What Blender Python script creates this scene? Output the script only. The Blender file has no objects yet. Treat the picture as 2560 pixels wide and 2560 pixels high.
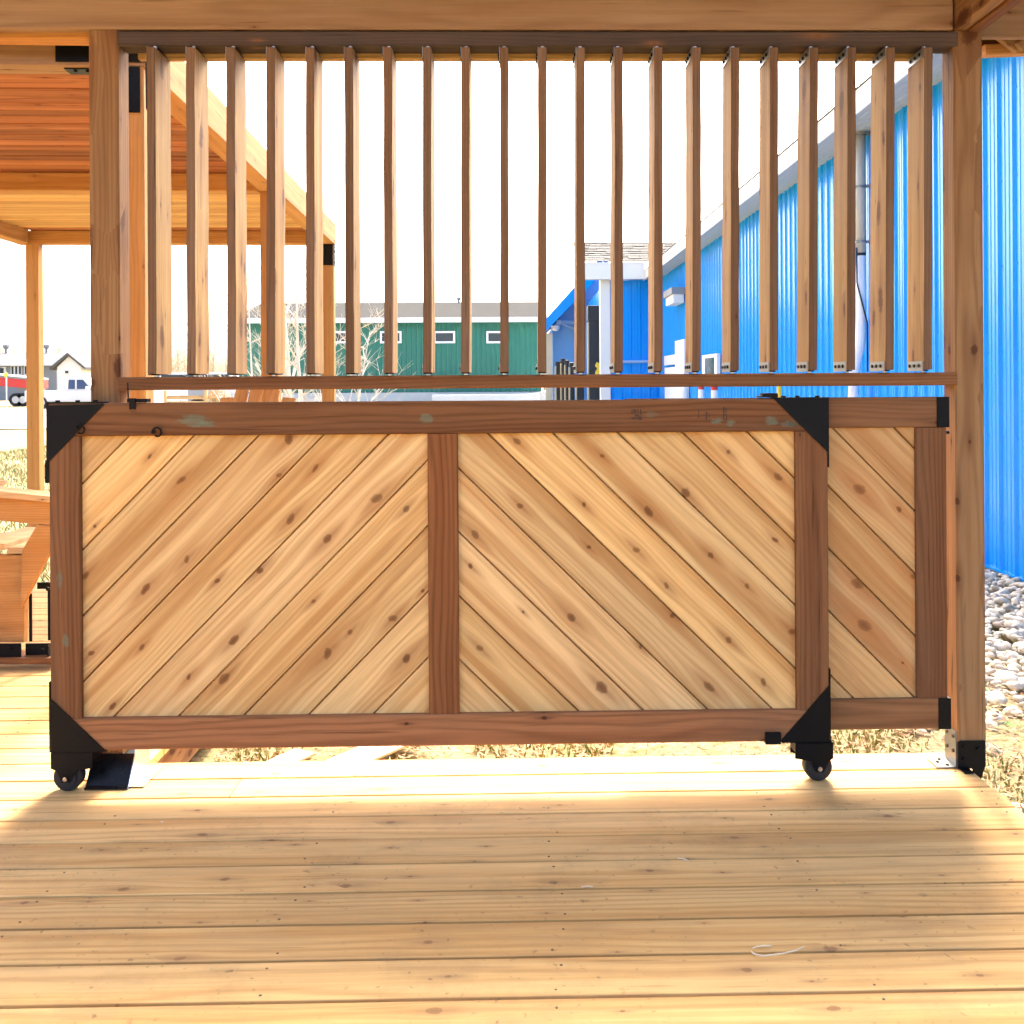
import bpy, bmesh, math, random
import numpy as np
from mathutils import Vector, Matrix, Euler
random.seed(11); rng = np.random.default_rng(5)
R = math.radians
S = bpy.context.scene
COL = S.collection

# ------------------------------------------------------------------ camera
F = 2600.0; H = 1.195; YAW = 0.02; ROLL = 0.006       # focal length in px of a 2560 px frame, eye height, yaw, roll
VPX, VPY = 1285.0, 954.0                              # where the depth direction vanishes
fw = Vector((math.sin(YAW), math.cos(YAW), 0)); rt = Vector((math.cos(YAW), -math.sin(YAW), 0)); up = Vector((0, 0, 1))
rt2 = rt*math.cos(ROLL) - up*math.sin(ROLL); up2 = up*math.cos(ROLL) + rt*math.sin(ROLL)
PX = VPX + F*math.tan(YAW); PY = VPY                  # principal point
camd = bpy.data.cameras.new('camera'); cam = bpy.data.objects.new('camera', camd); COL.objects.link(cam)
m = Matrix.Identity(4)
for i in range(3):
    m[i][0] = rt2[i]; m[i][1] = up2[i]; m[i][2] = -fw[i]
m[2][3] = H
cam.matrix_world = m
camd.sensor_width = 36.0; camd.lens = 36.0*F/2560.0
camd.shift_x = (1280-PX)/2560.0; camd.shift_y = -(1280-PY)/2560.0
camd.clip_start = 0.05; camd.clip_end = 2000
S.camera = cam

# ------------------------------------------------------------------ sky and sun
SUN_AZ, SUN_EL = 10.0, 45.0
w = bpy.data.worlds.new("World"); S.world = w; w.use_nodes = True
nt = w.node_tree
sky = nt.nodes.new('ShaderNodeTexSky'); sky.sky_type = 'NISHITA'; sky.sun_disc = False
sky.sun_elevation = R(SUN_EL); sky.sun_rotation = R(SUN_AZ); sky.dust_density = 6.0; sky.air_density = 0.7; sky.ozone_density = 0.4
bg = nt.nodes['Background']; bg.inputs[1].default_value = 0.15
nt.links.new(sky.outputs[0], bg.inputs[0])
sd = bpy.data.lights.new('sun', 'SUN'); sd.energy = 1.5; sd.angle = R(10); sd.color = (1.0, 0.93, 0.82)
sun = bpy.data.objects.new('sun', sd); COL.objects.link(sun)
sv = Vector((math.sin(R(SUN_AZ))*math.cos(R(SUN_EL)), math.cos(R(SUN_AZ))*math.cos(R(SUN_EL)), math.sin(R(SUN_EL))))
sun.rotation_euler = sv.to_track_quat('Z', 'Y').to_euler()

# ------------------------------------------------------------------ exposure
S.view_settings.view_transform = 'Standard'; S.view_settings.look = 'None'
S.view_settings.exposure = 2.70; S.view_settings.gamma = 1.0; S.view_settings.use_curve_mapping = False
S.render.engine = 'CYCLES'
S.cycles.use_denoising = True
S.cycles.max_bounces = 6; S.cycles.diffuse_bounces = 4; S.cycles.glossy_bounces = 3
S.cycles.use_adaptive_sampling = True; S.cycles.adaptive_threshold = 0.03
S.cycles.caustics_reflective = False; S.cycles.caustics_refractive = False
S.cycles.sample_clamp_indirect = 12

# ------------------------------------------------------------------ helpers
def ray(px, py):
    return (rt2*((px-PX)/F) + up2*((PY-py)/F) + fw)
def U(px, py, Y):
    d = ray(px, py); t = Y/d.y
    return Vector((d.x*t, Y, H + d.z*t))
def UZ(px, py, Z):
    d = ray(px, py); t = (Z-H)/d.z
    return Vector((d.x*t, d.y*t, Z))
def tag(o, label=None, cat=None, group=None, kind=None):
    if label: o['label'] = label
    if cat: o['category'] = cat
    if group: o['group'] = group
    if kind: o['kind'] = kind
    return o
def thing(name, label, cat, loc, rz=0, group=None, kind=None):
    o = bpy.data.objects.new(name, None); COL.objects.link(o)
    o.matrix_world = Matrix.Translation(Vector(loc)) @ Matrix.Rotation(rz, 4, 'Z')
    return tag(o, label, cat, group, kind)
def link(name, me, mat=None, parent=None, mw=None, local=False):
    o = bpy.data.objects.new(name, me); COL.objects.link(o)
    if mat is not None and not me.materials:
        for mm in (mat if isinstance(mat, (list, tuple)) else [mat]): me.materials.append(mm)
    M = mw if mw is not None else Matrix.Identity(4)
    if parent is not None:
        o.parent = parent
        if not local:
            pm = parent.matrix_basis.copy()
            if parent.parent is not None:
                pm = parent.parent.matrix_basis @ parent.matrix_parent_inverse @ pm
            o.matrix_parent_inverse = pm.inverted()
    o.matrix_basis = M
    return o
def mesh(name, verts, faces, smooth=False):
    me = bpy.data.meshes.new(name); me.from_pydata([tuple(v) for v in verts], [], faces); me.update()
    if smooth: me.polygons.foreach_set('use_smooth', [True]*len(me.polygons))
    return me
def big_mesh(name, V, Fc):
    me = bpy.data.meshes.new(name); V = np.asarray(V, np.float32); Fc = np.asarray(Fc, np.int32); k = Fc.shape[1]
    me.vertices.add(len(V)); me.vertices.foreach_set('co', V.ravel())
    me.loops.add(Fc.size); me.loops.foreach_set('vertex_index', Fc.ravel())
    me.polygons.add(len(Fc)); me.polygons.foreach_set('loop_start', np.arange(0, Fc.size, k, dtype=np.int32))
    me.update(calc_edges=True); return me
def basis(o, x, y):
    x = Vector(x).normalized(); y = Vector(y); y = (y - x*y.dot(x)).normalized(); z = x.cross(y)
    M = Matrix.Identity(4)
    for i in range(3):
        M[i][0] = x[i]; M[i][1] = y[i]; M[i][2] = z[i]; M[i][3] = o[i]
    return M
def board_mesh(L, W, T, ch=0.003, nseg=1, wav=0.0):
    """octagonal section along local X, centred in Y and Z"""
    a, b = W/2, T/2; c = min(ch, a*0.45, b*0.45)
    sec = [(-a+c, -b), (a-c, -b), (a, -b+c), (a, b-c), (a-c, b), (-a+c, b), (-a, b-c), (-a, -b+c)]
    V = []; Fc = []
    for i in range(nseg+1):
        oy = random.uniform(-wav, wav) if wav else 0; oz = random.uniform(-wav, wav) if wav else 0
        for (y, z) in sec: V.append((L*i/nseg, y+oy, z+oz))
    for i in range(nseg):
        for j in range(8):
            k = (j+1) % 8
            Fc.append((i*8+j, i*8+k, (i+1)*8+k, (i+1)*8+j))
    Fc = [f[::-1] for f in Fc]
    Fc.append(tuple(range(8))); Fc.append(tuple(range(nseg*8+7, nseg*8-1, -1)))
    me = mesh('board', V, Fc)
    return me
def board(name, a, b, W, T, wdir, mat, parent=None, ch=0.003, local=False, nseg=1, wav=0.0):
    a = Vector(a); b = Vector(b)
    me = board_mesh((b-a).length, W, T, ch, nseg, wav)
    return link(name, me, mat, parent, basis(a, b-a, wdir), local)
def box_vf(x0, x1, y0, y1, z0, z1, off=0):
    V = [(x0,y0,z0),(x1,y0,z0),(x1,y1,z0),(x0,y1,z0),(x0,y0,z1),(x1,y0,z1),(x1,y1,z1),(x0,y1,z1)]
    Fc = [(0,3,2,1),(4,5,6,7),(0,1,5,4),(1,2,6,5),(2,3,7,6),(3,0,4,7)]
    return V, [tuple(i+off for i in f) for f in Fc]
def box(name, x0, x1, y0, y1, z0, z1, mat, parent=None, bev=0.0, local=False):
    if x0 > x1: x0, x1 = x1, x0
    if y0 > y1: y0, y1 = y1, y0
    if z0 > z1: z0, z1 = z1, z0
    o = Vector(((x0+x1)/2, (y0+y1)/2, z0))
    V, Fc = box_vf(x0-o.x, x1-o.x, y0-o.y, y1-o.y, 0, z1-z0)
    me = mesh(name, V, Fc)
    if bev:
        bm = bmesh.new(); bm.from_mesh(me)
        bmesh.ops.bevel(bm, geom=bm.edges[:], offset=bev, segments=2, affect='EDGES', profile=0.6)
        bm.to_mesh(me); bm.free()
    return link(name, me, mat, parent, Matrix.Translation(o), local)
class MB:
    """collects shapes that make ONE part"""
    def __init__(s): s.V = []; s.F = []; s.mi = []
    def box(s, x0, x1, y0, y1, z0, z1, mi=0):
        V, Fc = box_vf(x0, x1, y0, y1, z0, z1, len(s.V)); s.V += V; s.F += Fc; s.mi += [mi]*6; return s
    def prism(s, pts, y0, y1, mi=0):
        """polygon in (x,z), extruded in y"""
        n = len(pts); o = len(s.V)
        s.V += [(p[0], y0, p[1]) for p in pts] + [(p[0], y1, p[1]) for p in pts]
        s.F += [tuple(o+i for i in range(n)), tuple(o+n+i for i in range(n-1, -1, -1))]
        s.F += [(o+(i+1) % n, o+i, o+n+i, o+n+(i+1) % n) for i in range(n)]
        s.mi += [mi]*(n+2); return s
    def prismx(s, pts, x0, x1, mi=0):
        """polygon in (y,z), extruded in x"""
        n = len(pts); o = len(s.V)
        s.V += [(x0, p[0], p[1]) for p in pts] + [(x1, p[0], p[1]) for p in pts]
        s.F += [tuple(o+i for i in range(n-1, -1, -1)), tuple(o+n+i for i in range(n))]
        s.F += [(o+i, o+(i+1) % n, o+n+(i+1) % n, o+n+i) for i in range(n)]
        s.mi += [mi]*(n+2); return s
    def tube(s, pts, rad, n=8, mi=0):
        pts = [Vector(p) for p in pts]; o0 = len(s.V)
        rads = rad if isinstance(rad, (list, tuple)) else [rad]*len(pts)
        for i, p in enumerate(pts):
            d = (pts[min(i+1, len(pts)-1)] - pts[max(i-1, 0)]).normalized()
            a = d.orthogonal().normalized() if i == 0 else (pa - d*pa.dot(d)).normalized()
            pa = a; b = d.cross(a)
            for k in range(n):
                t = 2*math.pi*k/n; s.V.append(tuple(p + (a*math.cos(t) + b*math.sin(t))*rads[i]))
        for i in range(len(pts)-1):
            for k in range(n):
                q = (k+1) % n; s.F.append((o0+i*n+k, o0+i*n+q, o0+(i+1)*n+q, o0+(i+1)*n+k)); s.mi.append(mi)
        s.F.append(tuple(o0+k for k in range(n-1, -1, -1))); s.F.append(tuple(o0+(len(pts)-1)*n+k for k in range(n))); s.mi += [mi, mi]
        return s
    def disc(s, c, ax, r, h, n=12, mi=0):
        c = Vector(c); ax = Vector(ax).normalized(); return s.tube([c, c+ax*h], r, n, mi)
    def build(s, name, mat, parent=None, local=False, origin=None, bev=0, smooth=False):
        o = Vector(origin) if origin is not None else Vector((0, 0, 0))
        me = mesh(name, [Vector(v)-o for v in s.V], s.F, smooth)
        mats = mat if isinstance(mat, (list, tuple)) else [mat]
        for mm in mats: me.materials.append(mm)
        if len(mats) > 1: me.polygons.foreach_set('material_index', s.mi)
        if bev:
            bm = bmesh.new(); bm.from_mesh(me)
            bmesh.ops.bevel(bm, geom=bm.edges[:], offset=bev, segments=2, affect='EDGES', profile=0.6)
            bm.to_mesh(me); bm.free()
        return link(name, me, None, parent, Matrix.Translation(o), local)

# ------------------------------------------------------------------ materials
class NT:
    def __init__(s, name):
        s.mat = bpy.data.materials.new(name); s.mat.use_nodes = True; s.t = s.mat.node_tree
        s.bsdf = s.t.nodes['Principled BSDF']
    def n(s, ty, **kw):
        nd = s.t.nodes.new(ty)
        for k, v in kw.items(): setattr(nd, k, v)
        return nd
    def put(s, sock, v):
        if isinstance(v, bpy.types.NodeSocket): s.t.links.new(v, sock)
        elif isinstance(v, (tuple, list)) and sock.type == 'RGBA' and len(v) == 3: sock.default_value = (*v, 1)
        else: sock.default_value = v
    def m(s, op, a, b=None, c=None, clamp=False):
        nd = s.n('ShaderNodeMath', operation=op, use_clamp=clamp)
        for i, v in enumerate((a, b, c)):
            if v is not None: s.put(nd.inputs[i], v)
        return nd.outputs[0]
    def comb(s, x, y, z):
        nd = s.n('ShaderNodeCombineXYZ')
        for i, v in enumerate((x, y, z)): s.put(nd.inputs[i], v)
        return nd.outputs[0]
    def sep(s, v):
        nd = s.n('ShaderNodeSeparateXYZ'); s.put(nd.inputs[0], v); return nd.outputs
    def noise(s, vec, scale=1.0, detail=2.0, rough=0.5):
        nd = s.n('ShaderNodeTexNoise'); s.put(nd.inputs['Vector'], vec)
        nd.inputs['Scale'].default_value = scale; nd.inputs['Detail'].default_value = detail; nd.inputs['Roughness'].default_value = rough
        return nd.outputs['Fac']
    def mix(s, f, a, b, mode='MIX'):
        nd = s.n('ShaderNodeMix', data_type='RGBA', blend_type=mode)
        s.put(nd.inputs[0], f); s.put(nd.inputs[6], a); s.put(nd.inputs[7], b); return nd.outputs[2]
    def smooth(s, v, lo, hi, a=0.0, b=1.0):
        nd = s.n('ShaderNodeMapRange', interpolation_type='SMOOTHSTEP')
        for i, q in enumerate((v, lo, hi, a, b)): s.put(nd.inputs[i], q)
        return nd.outputs[0]
    def bump(s, h, strength=0.3, dist=0.001):
        nd = s.n('ShaderNodeBump'); s.put(nd.inputs['Height'], h); nd.inputs['Strength'].default_value = strength; nd.inputs['Distance'].default_value = dist
        s.t.links.new(nd.outputs[0], s.bsdf.inputs['Normal'])
    def out(s, col, rough=0.6, metal=0.0, spec=0.4):
        s.put(s.bsdf.inputs['Base Color'], col); s.put(s.bsdf.inputs['Roughness'], rough); s.put(s.bsdf.inputs['Metallic'], metal)
        s.bsdf.inputs['Specular IOR Level'].default_value = spec
        return s.mat
def plain(name, col, rough=0.5, metal=0.0, spec=0.4, var=0.08, scale=6.0, bump=0.0):
    t = NT(name); tc = t.n('ShaderNodeTexCoord'); P = tc.outputs['Object']
    nz = t.noise(P, scale, 4.0, 0.6)
    c = t.mix(nz, tuple(max(0, x*(1-var)) for x in col), tuple(min(1, x*(1+var)) for x in col))
    if bump: t.bump(t.noise(P, scale*6, 3.0), bump, 0.002)
    return t.out(c, t.m('ADD', t.m('MULTIPLY', t.m('SUBTRACT', nz, 0.5), 0.25), rough), metal, spec)

def wood(name, light, mid, dark, ring=0.45, rough=0.75, knots='auto', knotcol=(0.12, 0.05, 0.022), halo=(0.30, 0.13, 0.05),
         tint=0.2, spacing=0.011, kr=0.011, kdens=0.5, marks=None, weather=None, wear=0.0, broad=14.0, fibre=0.35, spec=0.12, bump=0.25, dirt=0.0, kfreq=(2.7, 8.0), crack=0.5):
    t = NT(name); tc = t.n('ShaderNodeTexCoord'); x, y, z = t.sep(tc.outputs['Object'])
    rnd = t.n('ShaderNodeObjectInfo').outputs['Random']
    xs = t.m('ADD', x, t.m('MULTIPLY', rnd, 23.7))
    lst = []
    if knots == 'auto':
        kx, ky = kfreq
        q = t.comb(t.m('MULTIPLY', xs, kx), t.m('ADD', t.m('MULTIPLY', t.m('ADD', y, t.m('MULTIPLY', z, 1.3)), ky), t.m('MULTIPLY', rnd, 50.0)), 0.0)
        vo = t.n('ShaderNodeTexVoronoi', voronoi_dimensions='2D', feature='F1'); t.put(vo.inputs['Vector'], q); vo.inputs['Scale'].default_value = 1.0
        px, py, pz = t.sep(vo.outputs['Position']); cr, cg, cb = t.sep(vo.outputs['Color'])
        qx, qy, qz = t.sep(q)
        du = t.m('DIVIDE', t.m('SUBTRACT', qx, px), kx); dv = t.m('DIVIDE', t.m('SUBTRACT', qy, py), ky)
        rr = t.m('MULTIPLY', t.m('LESS_THAN', cg, kdens), t.m('ADD', t.m('MULTIPLY', t.m('MULTIPLY', cr, cr), kr), 0.003))
        lst.append((du, dv, t.m('MAXIMUM', rr, 0.00001), 0.68, t.m('SUBTRACT', cb, 0.5), 0.9))
    elif knots:
        kr_ = random.Random(name)
        for (a, b, r) in knots: lst.append((t.m('SUBTRACT', x, a), t.m('SUBTRACT', y, b), r*kr_.uniform(0.85, 1.12), kr_.uniform(0.5, 1.0), kr_.uniform(-0.6, 0.6), kr_.uniform(0.72, 1.0)))
    disp = 0.0; mask = 0.0; hal = 0.0; dmin = None
    wob = t.m('MULTIPLY', t.m('SUBTRACT', t.noise(t.comb(t.m('MULTIPLY', xs, 60.0), t.m('MULTIPLY', y, 60.0), z), 1.0, 2.0), 0.5), 0.9)
    tail = 0.0
    for (du, dv, r, asp, shear, dk) in lst:
        a = t.m('DIVIDE', du, t.m('MULTIPLY', r, 7.0)); b = t.m('DIVIDE', dv, t.m('MULTIPLY', r, 2.2))
        k = t.m('EXPONENT', t.m('MULTIPLY', t.m('ADD', t.m('MULTIPLY', a, a), t.m('MULTIPLY', b, b)), -1.0))
        disp = t.m('ADD', disp, t.m('MULTIPLY', t.m('MULTIPLY', dv, k), 0.85))
        hal = t.m('MAXIMUM', hal, k)
        b2 = t.m('DIVIDE', t.m('ADD', dv, t.m('MULTIPLY', wob, t.m('MULTIPLY', r, 0.5))), t.m('MULTIPLY', r, 0.45)); a2 = t.m('DIVIDE', du, t.m('MULTIPLY', r, 4.5))
        tail = t.m('MAXIMUM', tail, t.m('EXPONENT', t.m('MULTIPLY', t.m('ADD', t.m('MULTIPLY', a2, a2), t.m('MULTIPLY', b2, b2)), -1.0)))
        u7 = t.m('MULTIPLY', t.m('ADD', du, t.m('MULTIPLY', dv, shear)), asp)
        d = t.m('DIVIDE', t.m('SQRT', t.m('ADD', t.m('MULTIPLY', u7, u7), t.m('MULTIPLY', dv, dv))), r)
        d = t.m('ADD', d, t.m('MULTIPLY', wob, 0.9))
        mk = t.m('MULTIPLY', t.smooth(d, 0.62, 1.08, 1.0, 0.0), dk)
        mask = t.m('MAXIMUM', mask, mk); dmin = d if dmin is None else t.m('MINIMUM', dmin, d)
    y2 = t.m('SUBTRACT', y, disp)
    seed = t.m('MULTIPLY', rnd, 31.0)
    nz = t.noise(t.comb(t.m('MULTIPLY', xs, 0.9), t.m('MULTIPLY', y2, 5.0), t.m('ADD', t.m('MULTIPLY', z, 5.0), seed)), 1.0, 2.0)
    yc = t.m('SUBTRACT', y2, t.m('MULTIPLY', t.m('SUBTRACT', rnd, 0.5), 0.16)); zc = t.m('ADD', z, t.m('ADD', 0.03, t.m('MULTIPLY', t.m('FRACT', t.m('MULTIPLY', rnd, 5.77)), 0.09)))
    rad = t.m('ADD', t.m('SQRT', t.m('ADD', t.m('MULTIPLY', yc, yc), t.m('MULTIPLY', zc, zc))), t.m('MULTIPLY', t.m('SUBTRACT', nz, 0.5), 0.07))
    sn = t.m('ADD', t.m('MULTIPLY', t.m('SINE', t.m('MULTIPLY', rad, 6.2832/spacing)), 0.5), 0.5)
    rg = t.m('POWER', sn, 2.2)
    br = t.smooth(t.noise(t.comb(t.m('MULTIPLY', xs, 0.45), t.m('MULTIPLY', y2, broad), t.m('ADD', t.m('MULTIPLY', z, broad), seed)), 1.0, 2.0, 0.6), 0.36, 0.66)
    fb = t.noise(t.comb(t.m('MULTIPLY', xs, 5.0), t.m('MULTIPLY', y2, 150.0), t.m('MULTIPLY', z, 150.0)), 1.0, 3.0, 0.7)
    col = t.mix(br, light, mid)
    col = t.mix(t.m('MULTIPLY', rg, t.m('MULTIPLY', ring, t.m('ADD', 0.35, nz))), col, dark)
    if weather:                                   # greyed, walked-on patches
        wn = t.noise(t.comb(t.m('MULTIPLY', xs, 1.6), t.m('MULTIPLY', y, 9.0), seed), 1.0, 4.0, 0.65)
        col = t.mix(t.m('MULTIPLY', t.smooth(wn, 0.45, 0.72), wear), col, weather)
    tn = t.m('ADD', 1.0 - tint/2, t.m('MULTIPLY', t.m('FRACT', t.m('MULTIPLY', rnd, 7.31)), tint))
    tn = t.m('MULTIPLY', tn, t.m('ADD', 1.0 - fibre/2, t.m('MULTIPLY', fb, fibre)))
    col = t.mix(1.0, col, t.comb(tn, tn, tn), 'MULTIPLY')
    if lst:
        col = t.mix(t.m('MULTIPLY', t.m('POWER', hal, 1.3), t.m('ADD', 0.25, t.m('MULTIPLY', nz, 0.55))), col, halo)
        col = t.mix(t.m('MULTIPLY', tail, 0.42), col, tuple(q*0.7 for q in halo))
        kn = t.noise(t.comb(t.m('MULTIPLY', xs, 150.0), t.m('MULTIPLY', y, 150.0), seed), 1.0, 2.0)
        kc = t.mix(t.m('ADD', t.m('MULTIPLY', t.smooth(dmin, 0.2, 1.0, 0.0, 0.35), 1.0), t.m('MULTIPLY', kn, 0.35)), knotcol, halo)
        edge = t.m('MULTIPLY', t.smooth(dmin, 0.55, 0.85), t.smooth(dmin, 0.85, 1.25, 1.0, 0.0))
        kc = t.mix(t.m('MULTIPLY', edge, 0.55), kc, tuple(q*0.5 for q in knotcol))
        col = t.mix(t.m('MULTIPLY', mask, 0.85), col, kc)
    if dirt:
        Pw = t.n('ShaderNodeNewGeometry').outputs['Position']
        d1 = t.noise(Pw, 3.2, 5.0, 0.7); d2 = t.noise(Pw, 42.0, 2.0, 0.6)
        col = t.mix(t.m('MULTIPLY', t.smooth(d1, 0.46, 0.70), dirt), col, (0.36, 0.225, 0.095))
        col = t.mix(t.m('MULTIPLY', t.smooth(d2, 0.63, 0.72), t.m('MULTIPLY', t.smooth(d1, 0.4, 0.6), 0.5)), col, (0.10, 0.065, 0.04))
    if crack:
        ck = t.noise(t.comb(t.m('MULTIPLY', xs, 2.4), t.m('MULTIPLY', y2, 75.0), t.m('ADD', t.m('MULTIPLY', z, 75.0), seed)), 1.0, 2.0, 0.55)
        col = t.mix(t.m('MULTIPLY', t.smooth(ck, 0.66, 0.74), crack), col, tuple(q*0.35 for q in dark))
    if marks:
        for (mx, my, rx, ry, mc, st) in marks:
            a = t.m('DIVIDE', t.m('SUBTRACT', x, mx), rx); b = t.m('DIVIDE', t.m('SUBTRACT', y, my), ry)
            e = t.m('ADD', t.m('ADD', t.m('MULTIPLY', a, a), t.m('MULTIPLY', b, b)), t.m('MULTIPLY', t.m('SUBTRACT', t.noise(t.comb(t.m('MULTIPLY', x, 22.0), t.m('MULTIPLY', y, 60.0), 0.0), 1.0, 4.0, 0.7), 0.5), 4.2))
            col = t.mix(t.m('MULTIPLY', t.smooth(e, 0.2, 1.2, 1.0, 0.0), t.m('MULTIPLY', st, t.m('ADD', 0.25, t.m('MULTIPLY', fb, 0.6)))), col, mc)
    if bump:
        mp = t.n('ShaderNodeMapping'); t.put(mp.inputs['Vector'], tc.outputs['Object']); mp.inputs['Scale'].default_value = (6.0, 260.0, 260.0)
        t.bump(t.noise(mp.outputs[0], 1.0, 1.0), bump, 0.0012)
    return t.out(col, rough, 0.0, spec)

CEDAR = dict(light=(0.78, 0.515, 0.22), mid=(0.56, 0.30, 0.105), dark=(0.38, 0.175, 0.05), ring=0.30, fibre=0.45, crack=0.22, broad=20.0, tint=0.16, knotcol=(0.085, 0.032, 0.013), halo=(0.38, 0.16, 0.05), spacing=0.012)
BROWN = dict(light=(0.22, 0.098, 0.039), mid=(0.155, 0.063, 0.024), dark=(0.068, 0.026, 0.010), ring=0.45, tint=0.22, knotcol=(0.04, 0.015, 0.008), halo=(0.10, 0.04, 0.02), weather=(0.165, 0.088, 0.045), wear=0.5, kdens=0.45, fibre=0.6)
M = {}
M['brown'] = wood('brown stained frame wood', **BROWN)
M['slat'] = wood('weathered louver wood', (0.50, 0.335, 0.14), (0.37, 0.225, 0.085), (0.19, 0.095, 0.034), ring=0.4, tint=0.3, weather=(0.28, 0.19, 0.10), wear=0.5, kdens=0.85, kr=0.028, kfreq=(3.6, 9.0), fibre=0.6, crack=0.6, knotcol=(0.08, 0.035, 0.018), halo=(0.22, 0.11, 0.06))
M['slatedge'] = wood('dark stained louver edge', (0.20, 0.115, 0.065), (0.145, 0.078, 0.04), (0.085, 0.04, 0.02), ring=0.4, tint=0.35, kdens=0.4, knotcol=(0.04, 0.02, 0.01), halo=(0.09, 0.04, 0.02), weather=(0.17, 0.12, 0.08), wear=0.5)  # brown edge stain, with some of the backlit shade put into the colour
M['beam'] = wood('tan beam wood', (0.31, 0.20, 0.115), (0.245, 0.145, 0.078), (0.15, 0.08, 0.04), ring=0.4, tint=0.15, kdens=0.5, knotcol=(0.07, 0.03, 0.02), halo=(0.20, 0.09, 0.045), weather=(0.30, 0.20, 0.12), wear=0.4, spacing=0.014)
M['darkrail'] = wood('dark rail wood', (0.095, 0.066, 0.054), (0.068, 0.046, 0.037), (0.04, 0.026, 0.02), ring=0.4, tint=0.1, kdens=0.3, weather=(0.055, 0.047, 0.045), wear=0.7)
M['post'] = wood('pergola post wood', (0.31, 0.175, 0.077), (0.24, 0.12, 0.048), (0.13, 0.055, 0.02), ring=0.45, tint=0.12, kdens=0.9, kr=0.03, kfreq=(4.5, 11.0), crack=0.7, knotcol=(0.05, 0.018, 0.01), halo=(0.13, 0.05, 0.02), weather=(0.20, 0.115, 0.06), wear=0.4, spacing=0.014)
M['orange'] = wood('orange stained timber', (0.52, 0.265, 0.09), (0.43, 0.20, 0.062), (0.30, 0.125, 0.038), ring=0.35, tint=0.12, kdens=0.3, knotcol=(0.2, 0.08, 0.03), halo=(0.35, 0.15, 0.06))
M['soffit'] = wood('red brown soffit boards', (0.40, 0.155, 0.062), (0.28, 0.09, 0.036), (0.13, 0.036, 0.016), ring=0.6, tint=0.6, kdens=0.6, kfreq=(3.0, 8.0), knotcol=(0.10, 0.03, 0.015), halo=(0.20, 0.06, 0.028), fibre=0.6)
M['soffit2'] = wood('honey soffit boards', (0.60, 0.36, 0.15), (0.50, 0.26, 0.10), (0.36, 0.16, 0.06), ring=0.4, tint=0.3, kdens=0.3)
M['deck'] = wood('pale deck boards', (0.77, 0.488, 0.19), (0.66, 0.372, 0.125), (0.46, 0.21, 0.06), ring=0.48, tint=0.24, kdens=0.6, kr=0.009, kfreq=(3.8, 9.0), knotcol=(0.22, 0.10, 0.045), halo=(0.42, 0.23, 0.095), weather=(0.57, 0.365, 0.155), wear=0.55, spacing=0.018, broad=16, fibre=0.45, dirt=0.32, crack=0.3)
M['pine'] = wood('fresh pine boards', (0.68, 0.47, 0.24), (0.58, 0.36, 0.165), (0.46, 0.25, 0.10), ring=0.3, tint=0.12, kdens=0.3)
M['black'] = plain('black powder coated steel', (0.0022, 0.0024, 0.0032), 0.5, 0.0, 0.16, 0.2, 30)
M['blackbase'] = plain('black gloss post base', (0.004, 0.0042, 0.005), 0.3, 0.0, 0.25, 0.2, 30)
M['screw'] = plain('dark screw heads', (0.13, 0.085, 0.05), 0.5, 0.5)
M['galv'] = plain('galvanised steel', (0.55, 0.56, 0.57), 0.32, 1.0, 0.5, 0.25, 40)
M['greysteel'] = plain('grey painted steel', (0.22, 0.23, 0.22), 0.42, 0.6, 0.5, 0.15, 40)
M['rubber'] = plain('black rubber', (0.02, 0.02, 0.021), 0.6, 0, 0.3)
M['white'] = plain('white trim paint', (0.78, 0.78, 0.76), 0.45, 0, 0.4, 0.03)
M['glass'] = plain('dark window glass', (0.05, 0.06, 0.065), 0.08, 0, 0.8, 0.1)
M['greyrib'] = plain('grey soffit vinyl', (0.42, 0.47, 0.53), 0.5, 0, 0.4, 0.05)
M['cream'] = plain('cream edge', (0.66, 0.57, 0.40), 0.7)
M['concrete'] = plain('pale concrete', (0.55, 0.53, 0.48), 0.85, 0, 0.2, 0.12, 3, 0.2)
M['tarp'] = plain('black tarpaulin', (0.022, 0.024, 0.028), 0.45, 0, 0.4, 0.3, 5, 0.4)
M['yellow'] = plain('yellow paint', (0.72, 0.50, 0.04), 0.5)
M['red'] = plain('red paint', (0.62, 0.03, 0.025), 0.35, 0, 0.5)
M['redtower'] = plain('faded red steel', (0.42, 0.10, 0.07), 0.6)
M['pvc'] = plain('white plastic pipe', (0.75, 0.76, 0.78), 0.35)
M['greypipe'] = plain('grey metal pipe', (0.42, 0.41, 0.37), 0.6, 0.0)
M['bluecar'] = plain('dark blue glass', (0.02, 0.05, 0.13), 0.12, 0, 0.8)
M['silver'] = plain('silver car paint', (0.55, 0.54, 0.52), 0.35, 0.3, 0.5, 0.02)
M['shingle'] = plain('grey asphalt shingle', (0.13, 0.125, 0.11), 0.9, 0, 0.1, 0.3, 14)
M['houseroof'] = plain('grey house roof', (0.12, 0.12, 0.12), 0.9, 0, 0.1, 0.15, 4)
M['greenroof'] = plain('grey metal roof', (0.085, 0.083, 0.076), 0.95, 0, 0.0, 0.1, 3)
M['greywall'] = plain('grey siding', (0.26, 0.27, 0.28), 0.7)
M['bark'] = plain('pale bark', (0.68, 0.64, 0.56), 0.85, 0, 0.2, 0.25, 9, 0.3)
M['twig'] = plain('pale twigs', (0.62, 0.55, 0.45), 0.85, 0, 0.2, 0.2, 9)
M['tan'] = plain('tan bare branches', (0.42, 0.33, 0.21), 0.9, 0, 0.1, 0.2, 3)
M['stone'] = None

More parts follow.
